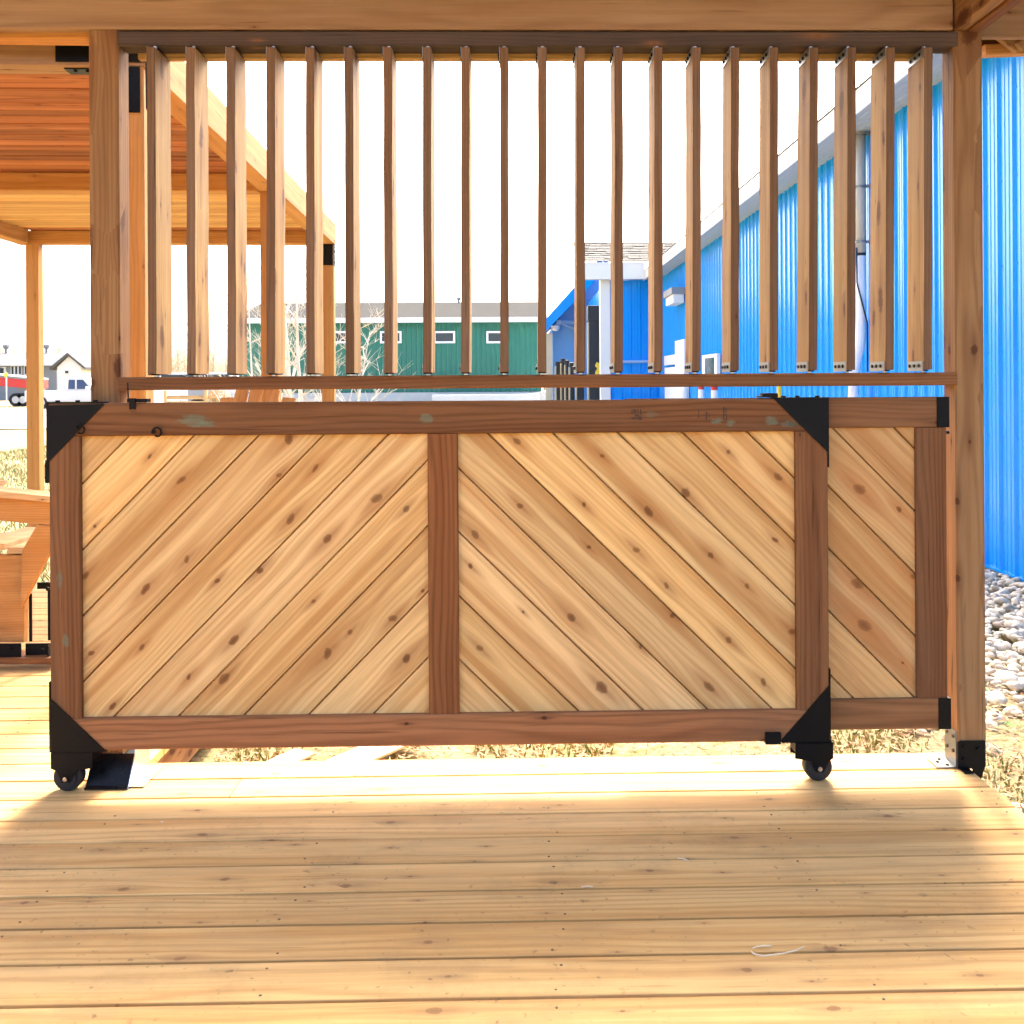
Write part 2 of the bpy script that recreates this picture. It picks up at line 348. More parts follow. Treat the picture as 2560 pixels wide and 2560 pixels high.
def blue_metal():
    t = NT('blue painted steel siding'); tc = t.n('ShaderNodeTexCoord'); P = tc.outputs['Object']
    x, y, z = t.sep(P)
    nz = t.noise(t.comb(t.m('MULTIPLY', x, 2.0), t.m('MULTIPLY', y, 2.0), t.m('MULTIPLY', z, 0.4)), 1.0, 3.0)
    c = t.mix(nz, (0.0, 0.275, 0.83), (0.0, 0.315, 0.86))
    return t.out(c, t.m('ADD', 0.16, t.m('MULTIPLY', nz, 0.12)), 0.0, 0.38)
M['blue'] = blue_metal()
M['green'] = plain('green painted steel siding', (0.02, 0.165, 0.11), 0.45, 0, 0.5, 0.08, 1.5)

def ground_mat():
    t = NT('dry grass ground'); g = t.n('ShaderNodeNewGeometry'); P = g.outputs['Position']
    n1 = t.noise(P, 0.35, 5.0, 0.6); n2 = t.noise(P, 6.0, 5.0, 0.7); n3 = t.noise(P, 45.0, 3.0, 0.6)
    c = t.mix(t.smooth(n1, 0.35, 0.65), (0.30, 0.245, 0.115), (0.20, 0.20, 0.075))
    c = t.mix(t.smooth(n2, 0.42, 0.62), c, (0.37, 0.28, 0.16))
    c = t.mix(t.m('MULTIPLY', t.smooth(n3, 0.5, 0.75), 0.5), c, (0.12, 0.10, 0.05))
    t.bump(n3, 0.6, 0.02)
    return t.out(c, 0.95, 0, 0.1)
M['ground'] = ground_mat()
def stones_mat():
    t = NT('river stones'); g = t.n('ShaderNodeNewGeometry'); P = g.outputs['Position']; r = g.outputs['Random Per Island']
    c = t.mix(t.smooth(r, 0.0, 0.5), (0.36, 0.305, 0.225), (0.66, 0.58, 0.44))
    c = t.mix(t.smooth(r, 0.78, 1.0), c, (0.46, 0.36, 0.27))
    n2 = t.noise(P, 60.0, 3.0); c = t.mix(t.m('MULTIPLY', t.smooth(n2, 0.45, 0.75), 0.35), c, (0.22, 0.21, 0.2))
    return t.out(c, 0.75, 0, 0.3)
M['stone'] = stones_mat()
def leaf_mat(name, a, b, c3):
    t = NT(name); r = t.n('ShaderNodeNewGeometry').outputs['Random Per Island']
    c = t.mix(t.smooth(r, 0.0, 0.6), a, b); c = t.mix(t.smooth(r, 0.8, 0.95), c, c3)
    return t.out(c, 0.8, 0, 0.2)
M['litter'] = leaf_mat('dry leaves and straw', (0.42, 0.32, 0.17), (0.30, 0.20, 0.10), (0.34, 0.13, 0.05))
M['grass'] = leaf_mat('short grass blades', (0.20, 0.21, 0.06), (0.36, 0.30, 0.13), (0.12, 0.19, 0.05))
M['weed'] = leaf_mat('green weeds', (0.08, 0.19, 0.04), (0.13, 0.24, 0.06), (0.20, 0.24, 0.08))

# ------------------------------------------------------------------ ground
GZ = -0.26
n = 40; V = []; Fc = []
gx = np.concatenate([np.linspace(-600, -20, 9), np.linspace(-14, 14, 40), np.linspace(20, 600, 9)]); gy = np.concatenate([np.linspace(-60, -5, 4), np.linspace(-3, 26, 50), np.linspace(32, 900, 14)])
for j in gy:
    for i in gx:
        near = abs(i) < 15 and -3 < j < 27
        V.append((i, j, GZ + (0.025*math.sin(i*1.7+j*0.9)*math.cos(j*1.3) if near else 0)))
W_ = len(gx)
for j in range(len(gy)-1):
    for i in range(W_-1): Fc.append((j*W_+i, j*W_+i+1, (j+1)*W_+i+1, (j+1)*W_+i))
tag(link('ground', mesh('ground', V, Fc, True), M['ground']), 'dry yellow grass and dirt ground around the deck', None, None, 'structure')
# gravel yard and road beyond the lawn
M['road'] = plain('pale gravel yard', (0.50, 0.46, 0.39), 0.95, 0, 0.1, 0.2, 1.2)
me = mesh('gravel_road', [(-200, 34, GZ+0.04), (60, 34, GZ+0.04), (60, 62, GZ+0.04), (-200, 62, GZ+0.04)], [(0, 1, 2, 3)])
tag(link('gravel_road', me, M['road']), 'pale gravel yard road in front of the green building', None, None, 'structure')

# ------------------------------------------------------------------ deck
deck = thing('deck', 'pale softwood boardwalk deck running under the sliding gate', None, (0, 1.5, 0), 0, None, 'structure')
PITCH = 0.1432; Y0 = 3.163; DX = 1.392; DL = -6.0; DLX = -1.16
BT = 0.028; BW = PITCH-0.0095
seams = {-1: -0.83, -6: -2.1, 3: -2.6}
screwM = MB()
def deck_board(k, x0, x1):
    yc = Y0 + PITCH*(k+0.5); dz = random.uniform(-0.0004, 0.0004)
    board('plank', (x0, yc, -BT/2+dz), (x1, yc, -BT/2+dz), BW, BT, (0, 1, 0), M['deck'], deck, 0.0012)
for k in range(-36, 22):
    x1 = (DX + random.uniform(-0.004, 0.004)) if k <= 0 else DLX
    if k in seams and seams[k] < x1 - 0.2:
        deck_board(k, DL, seams[k]-0.0015); deck_board(k, seams[k]+0.0015, x1)
    else: deck_board(k, DL, x1)
    yc = Y0 + PITCH*(k+0.5)
    for xs in (-2.95, -2.34, -1.73, -1.12, -0.52, 0.09, 0.70, 1.34):
        if xs > x1 - 0.03 or k < -10: continue
        for s in (-1, 1):
            if random.random() < 0.3: continue
            screwM.disc((xs+random.uniform(-0.018, 0.018), yc + s*(0.043+random.uniform(-0.008, 0.008)), -0.002), (0, 0, 1), random.uniform(0.0026, 0.0036), 0.0028, 8)
so = screwM.build('deck_screws', M['screw'], deck); so['kind'] = 'stuff'
joistm = M['post']
board('rim_joist', (DX-0.045, -1.9, -0.10), (DX-0.045, 3.28, -0.10), 0.038, 0.14, (1, 0, 0), joistm, deck)
board('rim_joist', (DLX, 3.265, -0.10), (DX-0.07, 3.265, -0.10), 0.038, 0.14, (0, 1, 0), joistm, deck)
board('rim_joist', (DLX-0.04, 3.30, -0.10), (DLX-0.04, 6.2, -0.10), 0.038, 0.14, (1, 0, 0), joistm, deck)
for xs in (-2.95, -2.34, -1.73, -0.52, 0.09, 0.70):
    board('joist', (xs, -1.9, -0.10), (xs, 3.24, -0.10), 0.038, 0.14, (1, 0, 0), joistm, deck)

# ------------------------------------------------------------------ near pergola (posts, beams, roof)
PY_ = 3.16
perg = thing('pergola', 'timber pergola bay framing the louvers above the deck', 'pergola', (0.08, PY_, 0))
PW = 0.089
PLX, PRX = -1.232, 1.397
PT = 2.262
for x, z0 in ((PLX, 0.075), (PRX, 0.004)):
    board('post', (x, PY_+PW/2, z0), (x, PY_+PW/2, PT), PW, PW, (1, 0, 0), M['post'], perg, 0.005)
# header beam of two plies in front of and behind the posts
board('beam', (-4.6, PY_-0.005+0.019, PT+0.122), (PRX-PW/2-0.004, PY_-0.005+0.019, PT+0.122), 0.24, 0.038, (0, 0, 1), M['beam'], perg, 0.004)
board('beam', (-4.6, PY_+0.069, PT+0.108), (PRX-PW/2-0.004, PY_+0.069, PT+0.108), 0.235, 0.038, (0, 0, 1), M['orange'], perg, 0.004)
board('fascia_board', (-4.6, PY_+0.155, PT+0.120), (PRX+0.8, PY_+0.155, PT+0.120), 0.185, 0.03, (0, 0, 1), M['beam'], perg, 0.004)
# side beam running towards and past the camera: two plies
board('side_beam', (PRX-0.021, PY_+0.14, PT+0.122), (PRX-0.021, 0.4, PT+0.122), 0.24, 0.040, (0, 0, 1), M['post'], perg, 0.004)
board('side_beam', (PRX+0.023, PY_+0.14, PT+0.116), (PRX+0.023, 0.4, PT+0.116), 0.24, 0.040, (0, 0, 1), M['brown'], perg, 0.004)
board('side_beam', (-3.9, PY_-0.01, PT+0.122), (-3.9, 0.4, PT+0.122), 0.24, 0.040, (0, 0, 1), M['beam'], perg, 0.004)
# overhanging corner framing to the right of the post
board('outrigger', U(2458, 128, 3.52), U(2640, 121, 3.52), 0.038, 0.038, (0, 1, 0), M['orange'], perg)
board('outrigger', (PRX+0.05, 3.56, PT+0.155), (PRX+0.85, 3.56, PT+0.155), 0.16, 0.03, (0, 0, 1), M['brown'], perg)
board('brace', U(2464, 60, 3.47), U(2546, 122, 3.47), 0.032, 0.030, (0, 0, 1), M['beam'], perg)
board('brace', U(2544, 120, 3.45), U(2610, 68, 3.45), 0.032, 0.030, (0, 0, 1), M['beam'], perg)
board('brace', U(2512, 30, 3.50), U(2545, 116, 3.50), 0.02, 0.03, (1, 0, 0), M['brown'], perg)
board('brace', U(2545, 116, 3.50), U(2560, 20, 3.50), 0.02, 0.03, (1, 0, 0), M['brown'], perg)
board('side_fascia', (PRX+0.86, 3.6, PT+0.12), (PRX+0.86, 0.4, PT+0.12), 0.185, 0.03, (0, 0, 1), M['brown'], perg)
for i in range(7):
    y = 2.68 + i*0.142
    board('roof_plank', (-4.7, y, PT+0.275), (PRX+0.86, y, PT+0.275), 0.138, 0.022, (0, 1, 0), M['soffit'], perg, 0.002)
for i in range(6):
    x = -3.3 + i*0.92
    if x < 1.2: board('rafter', (x, 0.45, PT+0.195), (x, PY_-0.02, PT+0.195), 0.038, 0.13, (1, 0, 0), M['beam'], perg)
# left post foot: black flared saddle with a galvanised cheek
zb = 0.003
mb = MB()
mb.prismx([(PY_-0.078, zb), (PY_-0.060, zb+0.004), (PY_-0.020, zb+0.062), (PY_-0.006, zb+0.080), (PY_-0.002, zb+0.080), (PY_-0.002, zb+0.070), (PY_-0.016, zb+0.056), (PY_-0.030, zb)], U(214, 1960, 3.10).x, U(322, 1960, 3.10).x)
mb.build('post_base', M['blackbase'], perg, bev=0.0015)
mb = MB()
xg = U(322, 1960, 3.10).x
mb.prismx([(PY_-0.075, zb), (PY_+0.10, zb), (PY_+0.10, 0.13), (PY_-0.004, 0.13), (PY_-0.016, 0.085)], xg+0.001, xg+0.004)
mb.box(xg+0.004, xg+0.045, PY_-0.06, PY_+0.10, zb, zb+0.003)
mb.build('post_base_cheek', M['galv'], perg)
box('post_base_block', PLX-0.05, xg-0.004, PY_+0.002, PY_+0.09, zb, 0.072, M['black'], perg)
# right post foot: grey angle on the left cheek, black plate on the front
mb = MB(); xl = PRX-PW/2
mb.box(xl-0.0045, xl-0.0012, PY_+0.004, PY_+0.085, 0.006, 0.112, 0)
mb.box(xl-0.062, xl-0.0046, PY_+0.004, PY_+0.085, 0.002, 0.006, 0)
for (a, b) in ((0.02, 0.095), (0.065, 0.095), (0.02, 0.05), (0.065, 0.05)): mb.disc((xl-0.0045, PY_+a, b), (-1, 0, 0), 0.0055, 0.005, 8, 1)
for (a, b) in ((0.025, 0.02), (0.045, 0.045), (0.03, 0.068)): mb.disc((xl-a, PY_+b, 0.006), (0, 0, 1), 0.0055, 0.005, 8, 1)
mb.build('post_base', [M['greysteel'], M['screw']], perg)
mb = MB()
x0, x1 = U(2393, 1860, PY_).x, U(2461, 1860, PY_).x
zt = U(2420, 1851, PY_).z; zm = U(2455, 1912, PY_).z; zl = U(2450, 1948, PY_).z
mb.prism([(x0, 0.003), (DX+0.004, 0.003), (DX+0.006, zl+0.012), (x1-0.014, zl), (x1, zm), (x1, zt), (x0+0.006, zt), (x0, zt-0.006)], PY_-0.006, PY_-0.001)
mb.box(x0+0.004, DX-0.01, PY_-0.045, PY_-0.006, 0.002, 0.006)
for (a, b) in ((0.018, 0.018), (0.062, 0.025), (0.018, 0.055)): mb.disc((x0+a, PY_-0.006, zt-b), (0, -1, 0), 0.006, 0.005, 8)
mb.build('post_base', M['black'], perg)

# ------------------------------------------------------------------ louver screen
lou = thing('louver_screen', 'row of vertical pivoting wood louvers between two posts', 'louver screen', (0.08, PY_, 1.175))
xa, xb = PLX+PW/2+0.002, PRX-PW/2-0.002
board('top_rail', (xa, PY_+0.035, 2.2365), (xb+0.014, PY_+0.035, 2.2365), 0.078, 0.045, (0, 1, 0), M['darkrail'], lou, 0.004)
board('bottom_rail', (xa-0.006, PY_+0.035, 1.196), (xb+0.004, PY_+0.035, 1.196), 0.085, 0.040, (0, 1, 0), M['brown'], lou, 0.004)
board('back_strip', (xa+0.03, PY_+0.092, 2.222), (xb-0.03, PY_+0.092, 2.222), 0.030, 0.045, (0, 1, 0), M['slat'], lou)
SX = [368,466,566,666,765,862,959,1057,1153,1250,1346,1442,1537,1636,1732,1828,1925,2024,2119,2215,2311]
SD = 0.140; SY = PY_+0.035
for i, px in enumerate(SX):
    x = U(px+10.5, 500, SY-SD/2).x
    lean = (0.004*(i/20.0)+0.001)+random.uniform(-0.001, 0.001)
    s = board('slat', (x-lean, SY, 1.2245), (x+lean, SY, 2.200), 0.0254, SD, (1, random.uniform(-0.012, 0.012), 0), M['slat'], lou, 0.0025, nseg=8, wav=0.0009)
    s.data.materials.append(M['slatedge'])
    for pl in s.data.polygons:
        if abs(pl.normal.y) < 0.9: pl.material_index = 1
    for top in (0, 1):
        mb = MB(); zz = 2.200 if top else 1.2245; sg = -1 if top else 1; xo = x + (lean if top else -lean)
        xf = xo - 0.0127 - 0.0025
        # L-shaped steel plate: flange on the slat's left face, foot over its end, pivot pin
        z1, z2 = sorted((zz + sg*0.026, zz - sg*0.004))
        mb.box(xf, xo-0.0129, SY-SD/2+0.006, SY+SD/2-0.012, z1, z2, 0)
        z3, z4 = sorted((zz - sg*0.0005, zz - sg*0.004))
        mb.box(xo-0.0129, xo+0.012, SY-SD/2+0.03, SY+SD/2-0.03, z3, z4, 1)
        mb.disc((xo, SY-0.03, zz-sg*0.004), (0, 0, -sg), 0.006, 0.0135, 8, 2)
        for q in (-0.036, 0, 0.036): mb.disc((xf, SY+q, zz+sg*0.012), (-1, 0, 0), 0.0052, 0.004, 8, 1)
        mb.build('pivot_bracket', [M['greysteel'], M['black'], M['galv']], s)

# ------------------------------------------------------------------ sliding gate
YG = 3.075
gate = thing('sliding_gate', 'wide wooden gate of diagonal cedar planks on two black casters', 'gate', (-0.2, YG+0.02, 0))
FT = 0.038
def gx_(px): return U(px, 1400, YG).x
X0, X1, X2, X3, X4, X5 = [gx_(p) for p in (124, 200, 1070, 1146, 1991, 2071)]
zT = (U(300, 1010, YG).z + U(2065, 994, YG).z)/2; zTb = (U(200, 1093, YG).z + U(1990, 1076, YG).z)/2
zB = (U(210, 1800, YG).z + U(1990, 1773, YG).z)/2; zBb = (U(270, 1878, YG).z + U(1950, 1851, YG).z)/2
GREEN = (0.13, 0.22, 0.15)
def rail_marks(pts, xo, zo):
    r = []
    for (px, py, rx, ry, st) in pts:
        p = U(px, py, YG); r.append((p.x-xo, p.z-zo, rx, ry, GREEN, st))
    return r
mk = rail_marks([(480, 1053, 0.05, 0.02, 0.75), (520, 1060, 0.03, 0.012, 0.8), (1065, 1046, 0.022, 0.016, 0.75), (1795, 1052, 0.02, 0.013, 0.8), (1825, 1058, 0.016, 0.010, 0.7), (1930, 1052, 0.02, 0.013, 0.7), (1975, 1060, 0.03, 0.012, 0.5), (1628, 1036, 0.02, 0.010, 0.35)], X0, (zT+zTb)/2)
toprail_m = wood('brown top rail with green chalk marks', **dict(BROWN, marks=mk))
stile_m = wood('brown stile with green chalk marks', **dict(BROWN, marks=[(U(147, 1450, YG).z-zB, 0.03*0+ (U(147, 1450, YG).x-(X0+X1)/2)*-1, 0.03, 0.012, GREEN, 0.5), (U(163, 1600, YG).z-zB, (U(163, 1600, YG).x-(X0+X1)/2)*-1, 0.022, 0.012, GREEN, 0.7)]))
centre_m = wood('orange brown centre stile', **dict(BROWN, light=(0.27, 0.105, 0.036), mid=(0.21, 0.073, 0.023), weather=None))
yc = YG+FT/2
toprail = board('top_rail', (X0, yc, (zT+zTb)/2), (X5, yc, (zT+zTb)/2), zT-zTb, FT, (0, 0, 1), toprail_m, gate)
board('bottom_rail', (X0, yc, (zB+zBb)/2), (X5, yc, (zB+zBb)/2), zB-zBb, FT, (0, 0, 1), wood('reddish bottom rail', **dict(BROWN, light=(0.33, 0.145, 0.060), mid=(0.255, 0.103, 0.040))), gate)
for a, b, mt in ((X0, X1, stile_m), (X2, X3, centre_m), (X4, X5, M['brown'])):
    off = 0.002 if a == X2 else 0.0
    board('stile', ((a+b)/2, yc+off, zB+0.0008), ((a+b)/2, yc+off, zTb-0.0008), b-a, FT, (-1, 0, 0), mt, gate)

def clip(poly, nx, nz, c):
    """keep nx*x+nz*z<=c"""
    out = []
    for i in range(len(poly)):
        a, b = poly[i], poly[(i+1) % len(poly)]
        da = nx*a[0]+nz*a[1]-c; db = nx*b[0]+nz*b[1]-c
        if da <= 0: out.append(a)
        if (da < 0 < db) or (db < 0 < da):
            t = da/(da-db); out.append((a[0]+(b[0]-a[0])*t, a[1]+(b[1]-a[1])*t))
    return out
def inset(poly, d):
    n = len(poly); res = []
    A = sum(poly[i][0]*poly[(i+1) % n][1]-poly[(i+1) % n][0]*poly[i][1] for i in range(n))
    sg = 1 if A > 0 else -1
    L = []
    for i in range(n):
        a, b = poly[i], poly[(i+1) % n]; ex, ez = b[0]-a[0], b[1]-a[1]; l = math.hypot(ex, ez)
        nx, nz = -ez/l*sg, ex/l*sg; L.append((nx, nz, nx*a[0]+nz*a[1]+d))
    for i in range(n):
        (a1, b1, c1), (a2, b2, c2) = L[i-1], L[i]; D = a1*b2-a2*b1
        if abs(D) < 1e-9: return None
        res.append(((c1*b2-c2*b1)/D, (a1*c2-a2*c1)/D))
    return res
def plank_panel(parent, xl, xr, zb, zt, ang, ref, pitch, yf, thick, knots, Yk, base, tag_):
    """diagonal planks; ang = grain direction, ref = a point on one joint"""
    ca, sa = math.cos(ang), math.sin(ang)
    rect = [(xl, zb), (xr, zb), (xr, zt), (xl, zt)]
    bb = [-sa*p[0]+ca*p[1] for p in rect]; b0 = -sa*ref[0]+ca*ref[1]
    k0 = math.floor((min(bb)-b0)/pitch); k1 = math.ceil((max(bb)-b0)/pitch)
    kw = [(-sa*p.x+ca*p.z, ca*p.x+sa*p.z, r) for (p, r) in [(U(px, py, Yk), r/(F/Yk)) for (px, py, r) in knots]]
    i = 0
    for k in range(k0, k1):
        lo, hi = b0+k*pitch+0.00005, b0+(k+1)*pitch-0.00005
        poly = clip(clip(rect, sa, -ca, -lo), -sa, ca, hi)
        P2 = []
        for p in poly:
            if not P2 or math.hypot(p[0]-P2[-1][0], p[1]-P2[-1][1]) > 1e-5: P2.append(p)
        if len(P2) > 2 and math.hypot(P2[0][0]-P2[-1][0], P2[0][1]-P2[-1][1]) < 1e-5: P2.pop()
        if len(P2) < 3: continue
        cx = sum(p[0] for p in P2)/len(P2); cz = sum(p[1] for p in P2)/len(P2)
        loc = [((p[0]-cx)*ca+(p[1]-cz)*sa, -(p[0]-cx)*sa+(p[1]-cz)*ca) for p in P2]
        ins = inset(loc, 0.0032)
        if ins is None: continue
        n = len(loc)
        Vv = [(p[0], p[1], 0) for p in ins] + [(p[0], p[1], -0.0130) for p in loc] + [(p[0], p[1], -thick) for p in loc]
        Ff = [tuple(range(n))] + [(n+j, n+(j+1) % n, (j+1) % n, j) for j in range(n)] + [(2*n+j, 2*n+(j+1) % n, n+(j+1) % n, n+j) for j in range(n)] + [tuple(range(3*n-1, 2*n-1, -1))]
        me = mesh('plank', Vv, Ff)
        kk = []
        for (b, a, r) in kw:
            if lo-r*0.6 < b < hi+r*0.6: kk.append((a-(cx*ca+cz*sa), b-(-cx*sa+cz*ca), r))
        tv = random.uniform(0.87, 1.10); hv = random.uniform(-0.06, 0.06)
        sc = lambda c: (min(.9, c[0]*tv*(1+hv*0.3)), min(.9, c[1]*tv), min(.9, c[2]*tv*(1-hv)))
        pm = wood('cedar plank %s %d' % (tag_, i), **dict(base, light=sc(base['light']), mid=sc(base['mid']), dark=sc(base['dark']), knots=kk, tint=0.04))
        link('plank', me, pm, parent, basis((cx, yf, cz), (ca, 0, sa), (-sa, 0, ca)))
        i += 1
KL = [(374,1141,4.5),(453,1200,8.5),(237,1316,5.5),(215,1438,7),(467,1398,8),(364,1472,10),(543,1452,6),(228,1633,8),(355,1618,7),(584,1601,9),(472,1692,7),(561,1696,11),(281,1766,6),(698,1188,8),(788,1171,6),(727,1297,9),(819,1347,9),(941,1246,13),(1016,1272,7),(784,1503,6),(650,1426,9),(875,1580,6),(983,1545,9),(1057,1477,5),(819,1633,12),(1016,1646,10),(722,1098,12)]
KR = [(1188,1337,10),(1176,1415,7),(1200,1620,8),(1292,1103,8),(1301,1265,8),(1505,1140,6),(1621,1279,10),(1714,1232,12),(1460,1262,6),(1472,1368,7),(1591,1375,8),(1777,1388,7),(1868,1466,7),(1666,1464,7),(1681,1539,7),(1821,1600,8),(1429,1544,11),(1601,1618,5),(1505,1719,13),(1773,1717,10),(1909,1706,8),(1308,1530,3.5),(1821,1130,6),(1938,1350,6),(1980,1579,8),(1945,1192,9)]
K2 = [(2149,1223,16),(2144,1459,13),(2161,1564,15),(2284,1441,10),(2257,1657,4),(2248,1274,8)]
YP = YG+0.020
pp = U(208.6, 1206, YP)
plank_panel(gate, X1-0.004, X2+0.004, zB-0.004, zTb+0.004, R(45.5), (pp.x, pp.z), (U(208.6, 1206, YP).z-U(208.6, 1701, YP).z)/3*math.cos(R(45.5)), YP, 0.016, KL, YP, CEDAR, 'left')
pp = U(1146.5, 1171, YP)
plank_panel(gate, X3-0.004, X4+0.004, zB-0.004, zTb+0.004, R(-44.5), (pp.x, pp.z), (U(1146.5, 1171, YP).z-U(1146.5, 1650, YP).z)/3*math.cos(R(44.5)), YP, 0.016, KR, YP, CEDAR, 'right')

# black corner plates: triangle on the front, flange round the outer edge
def corner(tri, fl, parent, bolts=()):
    mb = MB()
    T = [(U(px, py, YG-0.003).x, U(px, py, YG-0.003).z) for (px, py) in tri]
    A = sum(T[i][0]*T[(i+1) % len(T)][1]-T[(i+1) % len(T)][0]*T[i][1] for i in range(len(T)))
    if A < 0: T = T[::-1]
    mb.prism(T, YG-0.0042, YG-0.0006)
    for (x0, x1, z0, z1) in fl: mb.box(x0, x1, YG-0.0006, YG+FT+0.004, z0, z1)
    for (x, z, d) in bolts: mb.disc((x, YG+0.018, z), d, 0.007, 0.005, 8)
    return mb.build('corner_bracket', M['black'], parent)
zz = lambda px, py: U(px, py, YG).z
xx = lambda px: U(px, 1400, YG).x
corner([(117, 1014), (261, 1010), (123, 1153)], [(X0-0.006, xx(261), zT+0.0005, zT+0.004), (X0-0.0075, X0-0.0005, zz(120, 1155), zT+0.0005)], gate, [(xx(140), zT+0.004, (0, 0, 1)), (xx(190), zT+0.004, (0, 0, 1)), (xx(235), zT+0.004, (0, 0, 1))])
mb = MB(); mb.box(X0-0.012, X0-0.006, YG+0.0, YG+0.03, zz(120, 1208), zz(120, 1150))
for q in (1165, 1195): mb.disc((X0-0.012, YG+0.012, zz(120, q)), (-1, 0, 0), 0.006, 0.004, 8)
mb.build('hinge_plate', M['black'], gate)
corner([(1935, 997), (2071, 995), (2071, 1132)], [(xx(1935), X5+0.006, zT+0.0005, zT+0.004), (X5+0.0005, X5+0.004, zz(2071, 1168), zT+0.0005)], gate, [(xx(q), zT+0.004, (0, 0, 1)) for q in (1965, 2000, 2050)])
corner([(126, 1747), (265, 1878), (128, 1886)], [(X0-0.004, xx(262), zBb-0.0045, zBb-0.0005), (X0-0.0042, X0-0.0005, zBb-0.0005, zz(126, 1705))], gate)
corner([(2073, 1714), (2073, 1853), (1950, 1855)], [(xx(1952), X5+0.005, zBb-0.0045, zBb-0.0005), (X5+0.0005, X5+0.0042, zBb-0.0005, zz(2071, 1672))], gate)
# casters
for (xc, xl_, xr_) in ((UZ(178, 1970, 0).x, xx(126), xx(229)), (UZ(2036, 1939, 0).x, xx(1984), xx(2079))):
    rw = 0.042; yw = YG+0.022
    mb = MB()
    mb.box(xl_, xr_, YG-0.006, YG+0.052, zBb-0.032, zBb-0.005)
    zt_ = zBb-0.032; half = (xr_-xl_)/2; xm = (xl_+xr_)/2
    for yy in (YG-0.006, YG+0.047):
        mb.prism([(xl_, zt_), (xl_, zt_-0.018), (xc-0.026, zt_-0.026), (xc-0.012, rw-0.012), (xc+0.012, rw-0.012), (xc+0.03, zt_-0.026), (xr_, zt_-0.018), (xr_, zt_)][::-1], yy, yy+0.005)
    cst = mb.build('caster', M['black'], gate)
    wl = MB(); wl.tube([(xc, yw-0.018, rw), (xc, yw-0.015, rw), (xc, yw+0.015, rw), (xc, yw+0.018, rw)], [rw-0.004, rw-0.0005, rw-0.0005, rw-0.004], 28, 0)
    wl.disc((xc, yw-0.018, rw), (0, -1, 0), 0.028, 0.006, 20, 0)
    wl.build('wheel', [M['rubber'], M['galv']], cst)
    ax = MB(); ax.disc((xc, YG-0.008, rw), (0, -1, 0), 0.0065, 0.006, 10); ax.build('axle', M['galv'], cst)
    pl = MB(); pl.tube([(xc, YG-0.0065, rw), (xc, YG-0.0085, rw)], 0.012, 16); 
# latch blocks, keepers and hooks
mb = MB(); a, b = U(1914, 1833, YG-0.01), U(1953, 1861, YG-0.01); mb.box(a.x, b.x, YG-0.012, YG+FT, b.z, a.z); mb.box(a.x-0.014, a.x, YG, YG+0.02, b.z+0.008, b.z+0.013); mb.build('latch', M['black'], gate, bev=0.0012)
mb = MB(); a, b = U(1897, 988, YG), U(1946, 997, YG); mb.box(a.x+0.012, b.x, YG+0.004, YG+FT, zT+0.0045, zT+0.017); mb.box(a.x, a.x+0.012, YG+0.004, YG+FT, zT+0.0045, zT+0.009); mb.build('latch', M['black'], gate, bev=0.001)
mb = MB(); a, b = U(326, 1001, YG), U(340, 1023, YG)
mb.box(a.x, b.x, YG-0.010, YG-0.0008, b.z, zT+0.014); mb.box(a.x-0.01, U(368, 1000, YG).x, YG-0.0008, YG+0.03, zT+0.0015, zT+0.012); mb.tube([(a.x-0.005, YG-0.002, zT+0.008), (a.x-0.006, YG-0.004, zT+0.06)], 0.0022, 6)
mb.build('latch', M['black'], gate)
for (px, py) in ((196, 1073), (388, 1080)):
    c = U(px, py, YG-0.006); mb = MB()
    mb.tube([c+Vector((0.006+0.012*math.cos(t), -0.002-0.004*math.sin(t*0.5), 0.012*math.sin(t)*(1.1))) for t in [q*0.5-2.2 for q in range(11)]], 0.0028, 6)
    mb.disc((c.x-0.006, YG-0.0005, c.z), (0, -1, 0), 0.006, 0.006, 8)
    mb.build('hook', M['black'], gate)
# lumber stamps printed on the top rail (read from the side, as on the photograph)
M['ink'] = plain('dark stamp ink', (0.035, 0.028, 0.022), 0.8)
def stamp(body, px, py, size, rot=90, parent=toprail):
    cu = bpy.data.curves.new('lumber_stamp', 'FONT'); cu.body = body; cu.size = size; cu.align_x = 'CENTER'; cu.align_y = 'CENTER'; cu.space_line = 0.8; cu.offset = 0.0005
    tmp = bpy.data.objects.new('lumber_stamp_text', cu); COL.objects.link(tmp); bpy.context.view_layer.update()
    me = bpy.data.meshes.new_from_object(tmp.evaluated_get(bpy.context.evaluated_depsgraph_get()))
    bpy.data.objects.remove(tmp, do_unlink=True); me.materials.clear()
    mw = Matrix.Translation(U(px, py, YG-0.0009)) @ Matrix.Rotation(R(rot), 4, Vector((0, -1, 0))) @ Matrix.Rotation(R(90), 4, 'X')
    return link('lumber_stamp', me, M['ink'], parent, mw)
stamp('3   22\nCS  2\n8C----', 1592, 1036, 0.013)
stamp('-------', 1746, 1035, 0.012); stamp('=====\n-----', 1769, 1039, 0.008); stamp('CSTP', 1813, 1034, 0.0165)

